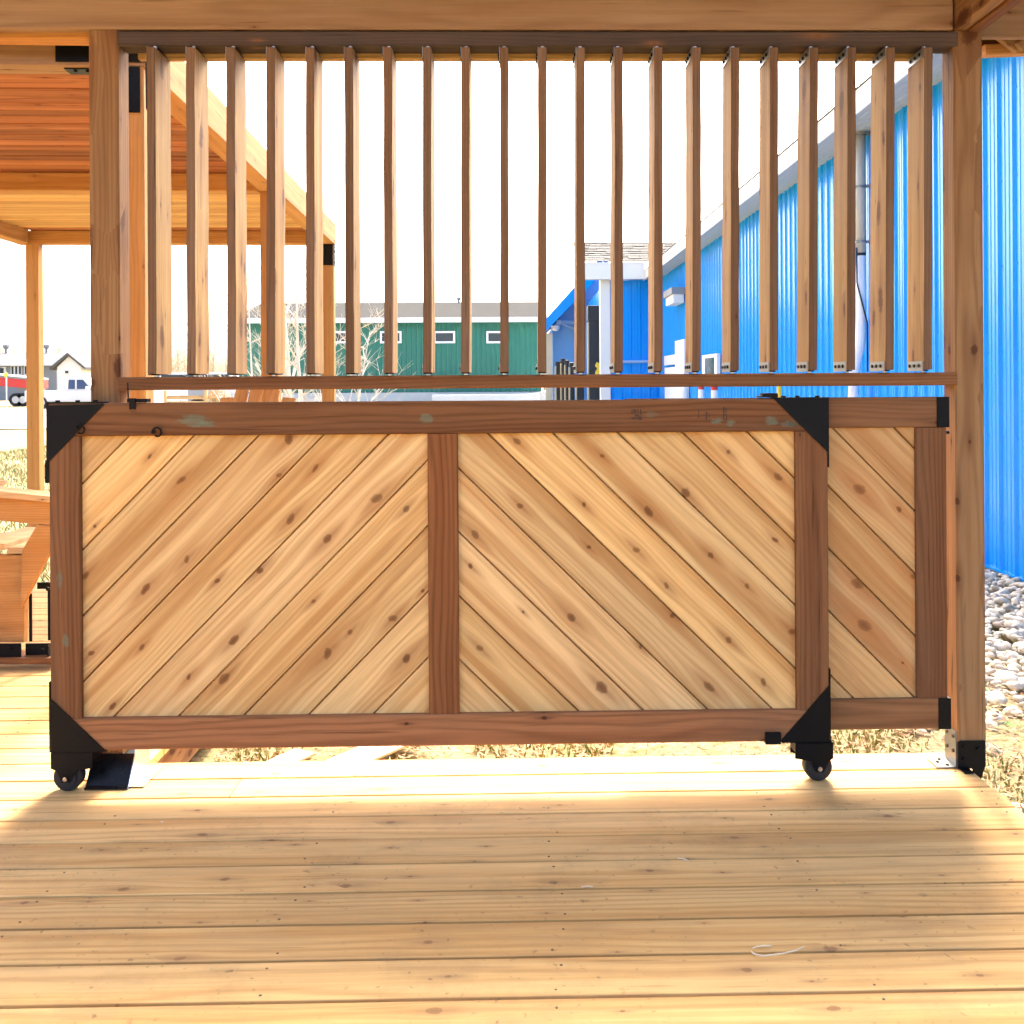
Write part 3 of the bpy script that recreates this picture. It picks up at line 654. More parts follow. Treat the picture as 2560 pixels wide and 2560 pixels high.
# ------------------------------------------------------------------ second gate leaf behind it
YL = YG+FT+0.006
leaf = thing('gate_leaf', 'narrow gate leaf of diagonal planks sliding behind the wide gate', 'gate', (1.1, YL+0.02, 0.14))
xq = lambda px: U(px, 1400, YL).x
zq = lambda py: U(2200, py, YL).z
LX0 = X4-0.5; LX1 = xq(2371); yc = YL+0.017
zt1, zt0 = zq(993), zq(1069); zb1, zb0 = zq(1747), zq(1824)
board('top_rail', (LX0, yc, (zt1+zt0)/2), (LX1, yc, (zt1+zt0)/2), zt1-zt0, 0.034, (0, 0, 1), wood('brown leaf rail', **dict(BROWN, light=(0.23, 0.11, 0.048))), leaf)
board('bottom_rail', (LX0, yc, (zb1+zb0)/2), (LX1, yc, (zb1+zb0)/2), zb1-zb0, 0.034, (0, 0, 1), wood('tan leaf rail', **dict(BROWN, light=(0.27, 0.14, 0.062), mid=(0.21, 0.10, 0.042))), leaf)
wet = [( -0.03 + q*0.004, (q-3)*0.012, 0.12 if q in (0, 6) else 0.085-0.01*(q % 3), 0.009, (0.13, 0.055, 0.026), 0.75) for q in range(7)]
board('stile', ((xq(2291)+LX1-0.004)/2, yc, zb1+0.001), ((xq(2291)+LX1-0.004)/2, yc, zt0-0.001), LX1-0.004-xq(2291), 0.034, (-1, 0, 0), wood('brown leaf stile with damp foot', **dict(BROWN, light=(0.19, 0.085, 0.036), marks=wet)), leaf)
pp = U(2074, 1374, YL+0.012)
plank_panel(leaf, LX0, xq(2291)+0.004, zb1-0.004, zt0+0.004, R(-45.5), (pp.x, pp.z), (U(2074, 1374, YL).z-U(2074, 1689, YL).z)/2*math.cos(R(45.5)), YL+0.012, 0.014, K2, YL+0.012, dict(CEDAR, light=(0.62, 0.385, 0.165), mid=(0.50, 0.255, 0.095), halo=(0.44, 0.18, 0.06)), 'leaf')
for (za, zb_) in ((zt0, zt1), (zb0, zb1)):
    mb = MB(); mb.box(xq(2344), LX1+0.004, YL-0.004, YL-0.0006, za, zb_); mb.box(LX1+0.0006, LX1+0.004, YL-0.0006, YL+0.036, za, zb_)
    for s in (0.25, 0.75): mb.disc((xq(2355), YL-0.004, za+(zb_-za)*s), (0, -1, 0), 0.004, 0.002, 8)
    mb.build('end_cap', M['black'], leaf)
mb = MB(); mb.disc((LX1+0.001, YL+0.012, zt0-0.016), (1, 0, 0), 0.005, 0.008, 8); mb.build('bolt', M['black'], leaf)

# ------------------------------------------------------------------ rear pavilion
pav = thing('pavilion', 'open timber pavilion with red brown plank ceiling behind the left post', 'pavilion', (-1.505, 4.30, 0), R(1.8))
PWD = 2.93; PLN = 5.63; ZB = 2.5
def pb(name, a, b, W, T, wd, mt, ch=0.004, par=None): return board(name, a, b, W, T, wd, mt, par or pav, ch, local=True)
pb('front_beam', (-PWD-1.2, 0.068, ZB+0.07), (0.0, 0.068, ZB+0.07), 0.14, 0.13, (0, 0, 1), M['beam'])
pb('fascia', (-PWD-1.2, -0.10, ZB+0.14), (0.02, -0.10, ZB+0.14), 0.175, 0.03, (0, 0, 1), M['orange'])
pb('mid_beam', (-PWD, 2.865, ZB+0.06), (-0.14, 2.865, ZB+0.06), 0.12, 0.13, (0, 0, 1), M['orange'])
pb('rear_beam', (-PWD, PLN-0.065, ZB+0.06), (-0.14, PLN-0.065, ZB+0.06), 0.12, 0.13, (0, 0, 1), M['orange'])
pb('side_beam', (-0.066, 0.135, ZB+0.10), (-0.066, PLN, ZB+0.10), 0.20, 0.128, (0, 0, 1), M['orange'])
pb('side_beam', (-PWD+0.066, 0.135, ZB+0.10), (-PWD+0.066, PLN-0.14, ZB+0.10), 0.20, 0.128, (0, 0, 1), M['orange'])
y = 0.16
while y < PLN - 0.04:
    if not (2.83 < y < 2.90):
        red = y < 2.8 or y > 5.25
        pb('soffit_board', (-PWD+0.14, y, ZB+0.132+random.uniform(-0.003, 0.003)), (-0.135, y, ZB+0.132+random.uniform(-0.003, 0.003)), 0.131, 0.02, (0, 1, 0), M['soffit'] if red else M['soffit2'], 0.006)
    y += 0.1375
box('roof_deck', -PWD+0.05, -0.05, -0.08, PLN-0.03, ZB+0.155, ZB+0.19, M['shingle'], pav, local=True)
for (x, y, zb_) in ((-0.068, 0.066, 0.0), (-0.068, 2.865, 0.0), (-0.068, PLN-0.065, GZ), (-PWD+0.15, PLN-0.065, GZ), (-PWD+0.07, 2.865, 0.0)):
    pb('post', (x, y, zb_), (x, y, ZB-0.002), 0.115, 0.115, (1, 0, 0), M['orange'], 0.006)
mb = MB(); mb.box(-0.112, -0.024, 0.0020, 0.0065, ZB-0.19, ZB-0.002); mb.box(-0.36, 0.0, -0.004, 0.0005, ZB+0.014, ZB+0.092)
for q in range(4): mb.disc((-0.30+q*0.05, 0.05, ZB-0.002), (0, 0, -1), 0.008, 0.012, 6)
mb.box(-0.34, -0.13, 0.03, 0.11, ZB-0.006, ZB-0.002)
for q in (0.02, 0.17): mb.disc((-0.068, 0.0020, ZB-q-0.01), (0, -1, 0), 0.007, 0.005, 8)
mb.build('bracket', M['black'], pav, local=True)
for (x, y) in ((-0.068, PLN-0.065),):
    mb = MB(); mb.box(x-0.062, x+0.052, y-0.062, y-0.058, ZB-0.20, ZB-0.002); mb.box(x+0.0582, x+0.0622, y-0.05, y+0.05, ZB-0.20, ZB+0.12)
    for q in range(6): mb.disc((x+0.0622, y-0.03+0.06*(q % 2), ZB-0.17+0.05*q), (1, 0, 0), 0.007, 0.008, 6)
    mb.build('bracket', M['black'], pav, local=True)
# hanging wire hook by the front post
mb = MB(); p = [U(365, 150, 4.25), U(366, 270, 4.25), U(372, 285, 4.25), U(380, 272, 4.25)]; mb.tube([pav.matrix_basis.inverted() @ q for q in p], 0.003, 6); mb.build('wire_hook', M['black'], pav, local=True)

# ------------------------------------------------------------------ glider chair at the left edge
gl = thing('glider_chair', 'wooden glider chair on black steel frame at the left edge', 'chair', UZ(10, 1650, 0.0))
YC = 4.42
def gp(name, pts, y0, y1, mt, par=gl):
    dxx = 330 if y0 > YC+0.3 else 0
    mb = MB(); T = [(U(px-dxx, py, YC).x, U(px, py, YC).z) for (px, py) in pts]
    A = sum(T[i][0]*T[(i+1) % len(T)][1]-T[(i+1) % len(T)][0]*T[i][1] for i in range(len(T)))
    mb.prism(T if A > 0 else T[::-1], y0, y1); return mb.build(name, mt, par, origin=(T[0][0], y0, T[0][1]))
for side in (0, 0.62):
    gp('armrest', [(-300, 1194), (138, 1238), (138, 1252), (-300, 1212)], YC-0.05+side, YC+0.09+side, M['pine'])
    gp('apron', [(-280, 1216), (132, 1255), (132, 1312), (90, 1310), (-280, 1275)], YC+side, YC+0.038+side, M['orange'])
    gp('front_leg', [(-95, 1392), (53, 1392), (48, 1612), (-95, 1612)], YC+0.039+side, YC+0.077+side, M['orange'])
    gp('arm_brace', [(92, 1313), (132, 1315), (132, 1362), (52, 1516), (55, 1377)], YC+0.001+side, YC+0.037+side, M['orange'])
    gp('runner', [(-340, 1641), (140, 1641), (140, 1656), (-340, 1656)], YC-0.03+side, YC+0.10+side, M['brown'])
    mb = MB()
    def bar(x0, y0, x1, y1, dy=0.0, th=0.006):
        a, b = U(x0-(330 if side else 0), y0, YC), U(x1-(330 if side else 0), y1, YC); mb.box(a.x, b.x, YC+0.02+dy+side, YC+0.02+dy+th+side, b.z, a.z)
    bar(-300, 1611, 55, 1641, -0.03); bar(58, 1612, 121, 1640, 0.0); bar(58, 1490, 66, 1611, 0.03); bar(100, 1466, 124, 1611, 0.05); bar(72, 1465, 124, 1481, 0.056)
    a, b = U(121-(330 if side else 0), 1612, YC), U(124-(330 if side else 0), 1640, YC); mb.box(a.x, b.x, YC-0.01+side, YC+0.06+side, b.z, a.z)
    for (px, py) in ((25, 1622), (107, 1626), (120, 1472)): mb.disc(U(px-(330 if side else 0), py, YC-0.012+side), (0, -1, 0), 0.008, 0.006, 8)
    mb.build('steel_frame', M['black'], gl)
for i, (px, py) in enumerate(((38, 1381), (-20, 1372), (-85, 1380), (-150, 1395), (-215, 1410))):
    a = U(px, py, YC); 
    mb = MB(); mb.prism([(a.x-0.055, a.z-0.014), (a.x+0.03, a.z-0.014), (a.x+0.03, a.z+0.014), (a.x-0.055, a.z+0.014)], YC+0.045, YC+0.66); mb.build('seat_slat', M['pine'], gl, origin=a, bev=0.004)
for i in range(6):
    a = U(-215, 1405, YC); q = a+Vector((-0.32, 0, 0.75))
    board('back_slat', (a.x, YC+0.1+i*0.1, a.z), (q.x, YC+0.1+i*0.1, q.z), 0.09, 0.022, (0, 1, 0), M['pine'], gl)

# ------------------------------------------------------------------ tall slatted chair behind the gate
ad = thing('slatted_chair', 'orange wooden slatted chair back showing above the gate top rail', 'chair', (-1.63, 5.75, 0), R(-28))
def ab(name, a, b, W, T, wd, mt=M['orange']): return board(name, a, b, W, T, wd, mt, ad, 0.004, local=True)
for i in range(5):
    t_ = i-2
    ab('back_slat', (t_*0.095, 0.0, 0.32), (t_*0.115+0.02, 0.30, 1.17-0.03*t_*t_*0.5), 0.09, 0.02, (1, 0, 0))
ab('back_rail', (-0.26, 0.16, 0.70), (0.26, 0.16, 0.70), 0.08, 0.02, (0, 0, 1)); ab('back_rail', (-0.24, 0.05, 0.36), (0.24, 0.05, 0.36), 0.08, 0.02, (0, 0, 1))
for i in range(5): ab('seat_slat', (-0.26, -0.02-i*0.1, 0.34+i*0.02), (0.26, -0.02-i*0.1, 0.34+i*0.02), 0.09, 0.02, (0, 1, 0))
for s in (-1, 1):
    ab('leg', (s*0.28, -0.44, 0), (s*0.28, -0.44, 0.56), 0.02, 0.12, (1, 0, 0)); ab('leg', (s*0.28, 0.28, 0), (s*0.28, -0.44, 0.40), 0.02, 0.12, (1, 0, 0))
    ab('armrest', (s*0.31, -0.5, 0.575), (s*0.31, 0.26, 0.575), 0.13, 0.022, (1, 0, 0))

# ------------------------------------------------------------------ loose timber and shavings
M['palepine'] = wood('pale bleached pine', (0.80, 0.66, 0.42), (0.74, 0.58, 0.35), (0.6, 0.44, 0.25), ring=0.2, kdens=0.2)
for nm, lab, (xa_, ya), (xb_, yb), wd in (('loose_board', 'pale loose board on the dirt just right of the left post foot', (-1.12, 3.40), (-0.80, 3.95), 0.10), ('loose_board', 'white loose board on the dirt seen below the left half of the gate', (-0.86, 3.50), (-0.40, 4.15), 0.14)):
    o = board(nm, (xa_, ya, GZ+0.06), (xb_, yb, GZ+0.06), wd, 0.012, (1, -0.5, 0), M['palepine']); tag(o, lab, 'board', 'loose boards on the dirt behind the gate')
M['shaving'] = plain('pale wood shaving', (0.80, 0.68, 0.46), 0.7)
def shaving(px, py, pts, lab, wd=0.006):
    o0 = UZ(px, py, 0.0); V = []; Fc = []
    for i, (a, b, c) in enumerate(pts):
        V += [(a, b, 0.002+c), (a, b, 0.002+c+0.0025), (a+0.001, b+0.002, 0.002+c), (a+0.001, b+0.002, 0.002+c+0.0025)]
    for i in range(len(pts)-1):
        k = i*4; q = k+4
        Fc += [(k, q, q+1, k+1), (k+2, k+3, q+3, q+2), (k+1, q+1, q+3, k+3), (k, k+2, q+2, q)]
    e = len(V)-4; Fc += [(0, 1, 3, 2), (e, e+2, e+3, e+1)]
    o = link('wood_shaving', mesh('wood_shaving', V, Fc, True), M['shaving'], None, Matrix.Translation(o0)); tag(o, lab, 'wood shaving', 'wood shavings on the deck')
shaving(1955, 2385, [(-0.03+0.035*math.cos(t)*(1 if t > 0 else 1), 0.02*math.sin(t), 0.003) for t in [1.2+q*0.45 for q in range(8)]] + [(0.0, -0.012, 0.004), (0.03, 0.002, 0.002), (0.05, 0.012, 0.004)], 'long looped wood shaving on the lower right deck boards')
shaving(1706, 2152, [(-0.012, 0.006, 0), (0.0, 0.0, 0.002), (0.014, -0.008, 0)], 'short pale wood chip on the deck, middle right')
shaving(1467, 2221, [(-0.013, 0.0, 0), (0.0, 0.0005, 0.001), (0.013, 0.0, 0)], 'straight pale wood splinter near the centre of the deck')
shaving(402, 2059, [(-0.004, -0.001, 0), (0.0, 0.0, 0.001), (0.005, 0.002, 0)], 'tiny pale wood chip on the deck below the left post foot')

# ------------------------------------------------------------------ blue building on the right
WX = 3.55; ZS = 3.66; YE = 24.6
bb_ = thing('blue_building', 'long blue ribbed metal building with white fascia and grey soffit', 'building', (WX+3, 14, GZ))
def panel_mesh(wd, ht, step=0.2286):
    prof = []; x = 0
    k = int(round(wd/step))
    for i in range(k):
        x = i*step
        prof += [(x, 0), (x+0.010, 0.019), (x+0.030, 0.019), (x+0.045, 0), (x+0.094, 0), (x+0.100, 0.0045), (x+0.112, 0.0045), (x+0.118, 0), (x+0.158, 0), (x+0.164, 0.0045), (x+0.176, 0.0045), (x+0.182, 0)]
    prof.append((wd, 0))
    V = []; Fc = []
    for (a, h) in prof: V += [(a, -h, 0), (a, -h, ht)]
    for i in range(len(prof)-1): Fc.append((2*i, 2*i+2, 2*i+3, 2*i+1))
    for zr in np.arange(0.35, ht-0.1, 0.62):          # hex screws beside every major rib
        for i in range(k):
            o = len(V); x = i*step+0.062; s = 0.006
            V += [(x-s, 0, zr-s), (x+s, 0, zr-s), (x+s, 0, zr+s), (x-s, 0, zr+s), (x-s*.7, -0.006, zr-s*.7), (x+s*.7, -0.006, zr-s*.7), (x+s*.7, -0.006, zr+s*.7), (x-s*.7, -0.006, zr+s*.7)]
            Fc += [tuple(o+q for q in f) for f in ((4, 5, 6, 7), (0, 1, 5, 4), (1, 2, 6, 5), (2, 3, 7, 6), (3, 0, 4, 7))]
    return mesh('siding_panel', V, Fc)
pm = panel_mesh(0.9144, ZS-GZ-0.06); pm.materials.append(M['blue'])
yy = 1.6
while yy < YE:
    # local x -> -Y world, local -y (rib side) -> -X world
    link('siding_panel', pm, None, bb_, basis((WX, yy+0.9144, GZ+0.06), (0, -1, 0), (1, 0, 0))); yy += 0.9144
YE = yy
box('foundation', WX+0.02, WX+0.4, 1.6, YE, GZ-0.1, GZ+0.07, M['concrete'], bb_)
mb = MB(); mb.box(WX-0.025, WX+0.0, 1.6, YE-0.02, GZ+0.045, GZ+0.062); mb.build('base_trim', M['blue'], bb_)
FX = WX-0.36
# soffit of grooved vinyl sheets, each 0.3 m long
sm = MB()
for q in range(6): sm.box(-0.36+0.06*q+0.002, -0.36+0.06*(q+1)-0.003, 0, 0.30, 0, 0.012)
sme = mesh('soffit_panel', sm.V, sm.F); sme.materials.append(M['greyrib'])
yy = 1.6
while yy < YE: link('soffit_panel', sme, None, bb_, Matrix.Translation((WX+0.004, yy, ZS))); yy += 0.303
box('fascia', FX-0.024, FX-0.002, 1.6, YE+0.5, ZS-0.012, ZS+0.20, M['white'], bb_)
mb = MB(); mb.prism([(FX-0.034, ZS+0.203), (WX+6, ZS+2.2), (WX+6, ZS+2.24), (FX-0.034, ZS+0.216)], 1.5, YE+9); mb.build('roof', M['shingle'], bb_)
# wing whose end wall faces the camera
WL = U(1522, 800, YE).x; WL0 = U(1500, 800, YE).x
nw = int((WX-WL)/0.2286); wm = panel_mesh(0.2286*nw, ZS-GZ-0.06); wm.materials.append(M['blue'])
link('wing_wall', wm, None, bb_, basis((WX-0.2286*nw-0.03, YE-0.05, GZ+0.06), (1, 0, 0), (0, 1, 0)))
box('wing_wall_core', WL, WX+2, YE-0.045, YE+8, GZ, ZS, M['blue'], bb_)
box('corner_trim', WL0, WL+0.02, YE-0.12, YE+0.2, GZ, ZS-0.002, M['white'], bb_)
wl_ = U(1462, 670, YE-0.4).x
box('wing_fascia', wl_, FX-0.03, YE-0.42, YE-0.39, ZS-0.012, U(1560, 656, YE-0.4).z, M['white'], bb_)
box('wing_soffit', wl_, FX-0.03, YE-0.385, YE-0.06, ZS, ZS+0.012, M['greyrib'], bb_)
zr0 = U(1560, 656, YE-0.4).z; zr1 = U(1560, 608, YE+4).z; ncs = 11
for c in range(ncs):
    t0 = c/ncs; t1 = (c+1.25)/ncs; y0 = YE-0.45+t0*4.45; y1 = YE-0.45+t1*4.45; z0 = zr0+t0*(zr1-zr0); z1 = zr0+t1*(zr1-zr0)
    mb = MB(); xx0 = wl_-0.05; xs = xx0 + random.uniform(-0.3, 0)
    while xs < WX+3:                                   # tabs of uneven butt height make the shadow lines
        a, b = max(xs, xx0), min(xs+0.30, WX+3); dz = random.choice((0.0, 0.0, 0.018))
        if b > a: mb.prismx([(y0, z0+0.012), (y1, z1+0.010), (y1, z1+0.016), (y0-dz, z0+0.040+dz*0.3)], a, b-0.008)
        xs += 0.30
    mb.build('shingle_course', M['shingle'], bb_)
mb = MB(); za = U(1600, 904, YE-0.1).z; mb.tube([(WL+0.05, YE-0.10, za), (WX-0.08, YE-0.10, za)], 0.035, 8); mb.build('wall_pipe', plain('light blue pipe', (0.30, 0.50, 0.75), 0.4), bb_)
# wall lamp, sign, door, window on the long wall: py positions along the wall
def wall_at(px, py):
    d = ray(px, py); t = (WX-0.03)/d.x; return Vector((WX-0.03, d.y*t, H+d.z*t))
a, b = wall_at(1712, 720), wall_at(1690, 740); c = wall_at(1712, 756)
mb = MB(); mb.box(WX-0.30, WX-0.02, a.y, b.y, b.z-0.05, a.z+0.02, 0); mb.box(WX-0.26, WX-0.04, a.y+0.05, b.y-0.05, c.z, b.z-0.05, 1); mb.build('wall_lamp', [M['greywall'], M['white']], bb_)
def wall_rect(name, px0, px1, py0, py1, mt, th=0.05, parent=bb_):
    a, b = wall_at(px0, py0), wall_at(px1, py1); pxm = (px0+px1)/2
    z0, z1 = wall_at(pxm, py1).z, wall_at(pxm, py0).z
    return box(name, WX-0.022-th, WX-0.022, b.y, a.y, z0, z1, mt, parent)
wall_rect('notice_board', 1665, 1693, 888, 912, M['white']); wall_rect('notice_board', 1666, 1695, 918, 1010, M['white'])
wall_rect('door_frame', 1698, 1722, 850, 1012, M['white'], 0.10)
wf = wall_rect('window', 1762, 1800, 886, 960, M['white'], 0.06); wall_rect('window_pane', 1771, 1793, 895, 955, M['glass'], 0.075, wf)
# downspout with clamps, white hose and cable
q0 = wall_at(2166, 325); q1 = wall_at(2166, 633)
xd = WX-0.09
mb = MB(); mb.tube([(xd, q0.y, q0.z), (xd, q0.y, q1.z)], 0.05, 12); ds = mb.build('downspout', M['greypipe'], bb_, smooth=True)
for (py) in (347, 476, 612):
    z = wall_at(2151, py).z; mb = MB(); mb.disc((xd, q0.y, z-0.012), (0, 0, 1), 0.058, 0.024, 12); mb.box(xd, WX-0.005, q0.y-0.05, q0.y-0.035, z-0.012, z+0.012); mb.build('pipe_clamp', M['greysteel'], ds)
mb = MB(); mb.disc((xd, q0.y, q1.z-0.03), (0, 0, 1), 0.047, 0.05, 12); mb.build('pipe_collar', M['rubber'], ds)
z2 = wall_at(2151, 800).z; z3 = wall_at(2140, 930).z
mb = MB(); mb.tube([(xd, q0.y, q1.z-0.03), (xd-0.005, q0.y, z2), (xd-0.02, q0.y-0.02, z2-0.25), (xd-0.08, q0.y-0.02, z3), (xd-0.16, q0.y+0.02, GZ+0.02)], 0.05, 12); mb.build('hose', M['pvc'], bb_, smooth=True)
mb = MB(); mb.tube([(xd-0.055, q0.y-0.03, q1.z+0.05), (xd-0.06, q0.y-0.05, q1.z-0.3), (xd+0.03, q0.y-0.08, q1.z-0.7), (xd+0.03, q0.y-0.08, z3)], 0.008, 6); mb.build('cable', M['rubber'], bb_)

# ------------------------------------------------------------------ bollards beside the building
def bollard(px, py, Y, rad, top, lab, capm=None, bodym=None):
    p = U(px, py, Y); t = thing('bollard', lab, 'bollard', (p.x, Y, GZ), 0, 'bollards along the blue wall')
    mb = MB(); z = top if capm is None else top-0.11
    mb.tube([(p.x, Y, GZ), (p.x, Y, z-0.02), (p.x, Y, z)], [rad, rad, rad*0.9], 14); mb.build('post', bodym or M['white'], t, smooth=False)
    if capm:
        mb = MB(); mb.tube([(p.x, Y, z), (p.x, Y, top-0.04), (p.x, Y, top)], [rad*1.02, rad*1.02, rad*0.6], 14); mb.build('cap', capm, t)
bollard(1753, 990, 16.0, 0.045, 1.17, 'white bollard with red cap, left of the red capped pair', M['red'])
bollard(1786, 990, 14.5, 0.048, 1.17, 'white bollard with red cap, right of the red capped pair', M['red'])
bollard(1711, 990, 18.5, 0.075, 1.05, 'thick plain white bollard next to the white notice boards')
bollard(1948, 985, 10.0, 0.022, 1.14, 'thin yellow bollard in front of the blue wall', None, M['yellow'])

# ------------------------------------------------------------------ low blue shed with slanted roof beyond the wing
YS = 33.0
sh = thing('blue_shed', 'pale blue shed with slanted roof edge left of the wing corner', 'shed', (U(1430, 900, YS).x, YS, GZ))
a = U(1381, 818, YS); b = U(1520, 640, YS)
mb = MB(); mb.prism([(a.x, GZ), (b.x, GZ), (b.x, b.z), (a.x, a.z)], YS, YS+6); mb.build('wall', plain('pale blue siding', (0.16, 0.38, 0.66), 0.4, 0, 0.6), sh)
mb = MB(); r0, r1, r2, r3 = U(1362, 832, YS), U(1362, 802, YS), U(1500, 648, YS), U(1500, 690, YS)
mb.prism([(r0.x, r0.z), (r3.x, r3.z), (r2.x, r2.z), (r1.x, r1.z)], YS-1.0, YS+6.2); mb.build('roof', M['blue'], sh)
box('corner_post', U(1363, 900, YS).x, U(1380, 900, YS).x, YS-0.3, YS-0.1, GZ, U(1370, 834, YS).z, M['cream'], sh)
mb = MB(); c = U(1389, 827, YS-0.5); mb.tube([c, c+Vector((0, 0, 0.06)), c+Vector((0, 0, 0.16))], [0.06, 0.13, 0.15], 14); mb.build('lamp', M['white'], sh)
mb = MB(); c0 = U(1397, 806, YS-0.6); c1 = U(1440, 806, YS-0.3); mb.tube([c0, c1], 0.06, 10); mb.tube([c0+Vector((0.1, 0, -0.03)), U(1445, 826, YS-0.1)], 0.035, 8); mb.box(c0.x-0.07, c0.x+0.07, c0.y-0.05, c0.y+0.05, c0.z-0.07, c0.z+0.07); mb.build('bracket_arm', [M['greyrib']], sh)
def wrapped(px0, px1, py0, Y, lab, name='wrapped_slab', nslab=0, th=0.5):
    a, b = U(px0, py0, Y), U(px1, py0, Y); t = thing(name, lab, 'wrapped slab', ((a.x+b.x)/2, Y, GZ), 0, 'black wrapped slabs by the shed')
    z = a.z; x0, x1 = a.x, b.x
    mb = MB(); mb.prism([(x0, GZ), (x1, GZ), (x1, z), (x0+0.03, z), (x0-0.0, z-0.16)], Y, Y+th); mb.build('cover', M['tarp'], t, bev=0.02)
    box('cap', x0-0.03, x1+0.02, Y-0.04, Y+th, z-0.38 if z > 2 else z-0.10, z+0.02, M['tarp'], t, 0.02)
    box('edge_strip', x0-0.055, x0-0.02, Y-0.03, Y+0.03, GZ, z-0.42 if z > 2 else z-0.12, M['cream'], t)
YW = 30.5
wrapped(1472, 1499, 766, 27.0, 'tall black wrapped slab against the white corner trim')
for i, (p0, p1, py) in enumerate(((1391, 1402, 906), (1405, 1411, 898), (1415, 1421, 902), (1426, 1436, 908), (1443, 1460, 940))):
    wrapped(p0, p1, py, YW-0.4*i, ('leftmost short black wrapped slab in front of the pale blue shed', 'second short black wrapped slab from the left by the shed', 'third short black wrapped slab from the left by the shed', 'fourth short black wrapped slab from the left by the shed', 'lowest black wrapped slab beside the tall wrapped slab')[i])
c = U(1498, 925, 26.0); t = thing('hydrant_sign', 'small notched yellow marker board beside the tall wrapped slab', 'sign', (c.x, 26.0, GZ))
mb = MB(); k_ = 26.0/F
mb.prism([(c.x-0.05, c.z-0.42), (c.x+0.10, c.z-0.42), (c.x+0.10, c.z+0.12), (c.x+0.03, c.z+0.16), (c.x-0.06, c.z+0.20), (c.x-0.10, c.z+0.10), (c.x-0.04, c.z+0.04), (c.x-0.10, c.z-0.05), (c.x-0.09, c.z-0.18)], 26.0, 26.05); mb.build('board', M['yellow'], t)
mb = MB(); mb.tube([(c.x+0.05, 26.08, GZ), (c.x+0.05, 26.08, c.z)], 0.03, 8); mb.build('stake', M['white'], t)

# ------------------------------------------------------------------ red lattice tower
YT = 62.0
tw = thing('lattice_tower', 'faded red lattice mast rising behind the blue roof', 'mast', (U(2148, 900, YT).x, YT, GZ))
mb = MB(); a, b = U(2142, 138, YT), U(2153, 138, YT); ztop = U(2148, 120, YT).z
for x in (a.x, b.x):
    for yq in (YT, YT+0.26): mb.tube([(x, yq, GZ), (x, yq, ztop)], 0.03, 5)
z = GZ; s = 0
while z < ztop-0.5:
    mb.tube([(a.x if s else b.x, YT, z), (b.x if s else a.x, YT, z+0.5)], 0.018, 4); mb.tube([(a.x, YT+0.26*s, z), (b.x, YT+0.26*s, z)], 0.018, 4); z += 0.5; s = 1-s
mb.build('frame', M['redtower'], tw)
mb = MB(); zc = U(2148, 150, YT).z; mb.tube([(a.x-0.1, YT, zc), (b.x+0.35, YT, zc)], 0.04, 6); mb.build('cross_arm', M['redtower'], tw)

# ------------------------------------------------------------------ green building
YB = 48.0
gb = thing('green_building', 'long green metal building with grey roof and small white framed windows', 'building', (U(980, 990, YB).x, YB, GZ))
gx0, gx1 = U(598, 900, YB).x, U(1352, 900, YB).x; gz1 = U(980, 805, YB).z; gz0 = U(980, 981, YB).z
V = []; Fc = []; xq_ = gx0; st = 0.23; i = 0
while xq_ < gx1:
    for (dx, dy) in ((0, 0), (0.02, -0.03), (0.06, -0.03), (0.08, 0)): V += [(xq_+dx, YB+dy, gz0), (xq_+dx, YB+dy, gz1)]
    xq_ += st
V += [(gx1, YB, gz0), (gx1, YB, gz1)]
for i in range(len(V)//2-1): Fc.append((2*i, 2*i+2, 2*i+3, 2*i+1))
link('wall', mesh('wall', V, Fc), M['green'], gb)
box('wall_core', gx0+0.01, gx1-0.01, YB+0.02, YB+11, gz0, gz1, M['green'], gb)
box('plinth', gx0-0.5, gx1+0.3, YB-0.25, YB+11, GZ, gz0-0.01, M['concrete'], gb)
mb = MB(); zr = U(980, 763, YB+5.5).z
mb.prismx([(YB-0.5, gz1+0.02), (YB+5.5, zr), (YB+11.5, gz1+0.02), (YB+11.5, gz1+0.16), (YB+5.5, zr+0.14), (YB-0.5, gz1+0.16)], gx0-0.3, gx1+0.3); mb.build('roof', M['greenroof'], gb)
box('eave_trim', gx0-0.3, gx1+0.3, YB-0.56, YB-0.505, gz1-0.06, gz1+0.17, M['white'], gb)
for px in (855, 977, 1111, 1243):
    a, b = U(px-27, 828, YB-0.05), U(px+27, 858, YB-0.05)
    mb = MB(); mb.box(a.x, b.x, YB-0.10, YB+0.0, b.z, b.z+0.09); mb.box(a.x, b.x, YB-0.10, YB+0.0, a.z-0.09, a.z); mb.box(a.x, a.x+0.09, YB-0.10, YB, b.z+0.09, a.z-0.09); mb.box(b.x-0.09, b.x, YB-0.10, YB, b.z+0.09, a.z-0.09)
    wf = mb.build('window', M['white'], gb); box('pane', a.x+0.09, b.x-0.09, YB-0.06, YB-0.035, b.z+0.09, a.z-0.09, M['glass'], wf)
for px in (815, 1147):
    c = U(px, 760, YB+5.5); mb = MB(); mb.disc((c.x, YB+5.5, zr), (0, 0, 1), 0.06, 0.25, 10); mb.disc((c.x, YB+5.5, zr+0.25), (0, 0, 1), 0.11, 0.12, 10); mb.build('roof_vent', M['greywall'], gb)
box('ramp', U(1080, 985, YB-3).x, U(1349, 985, YB-3).x, YB-3.2, YB-0.3, GZ, U(1200, 986, YB-3).z, M['concrete'], gb, 0.1)

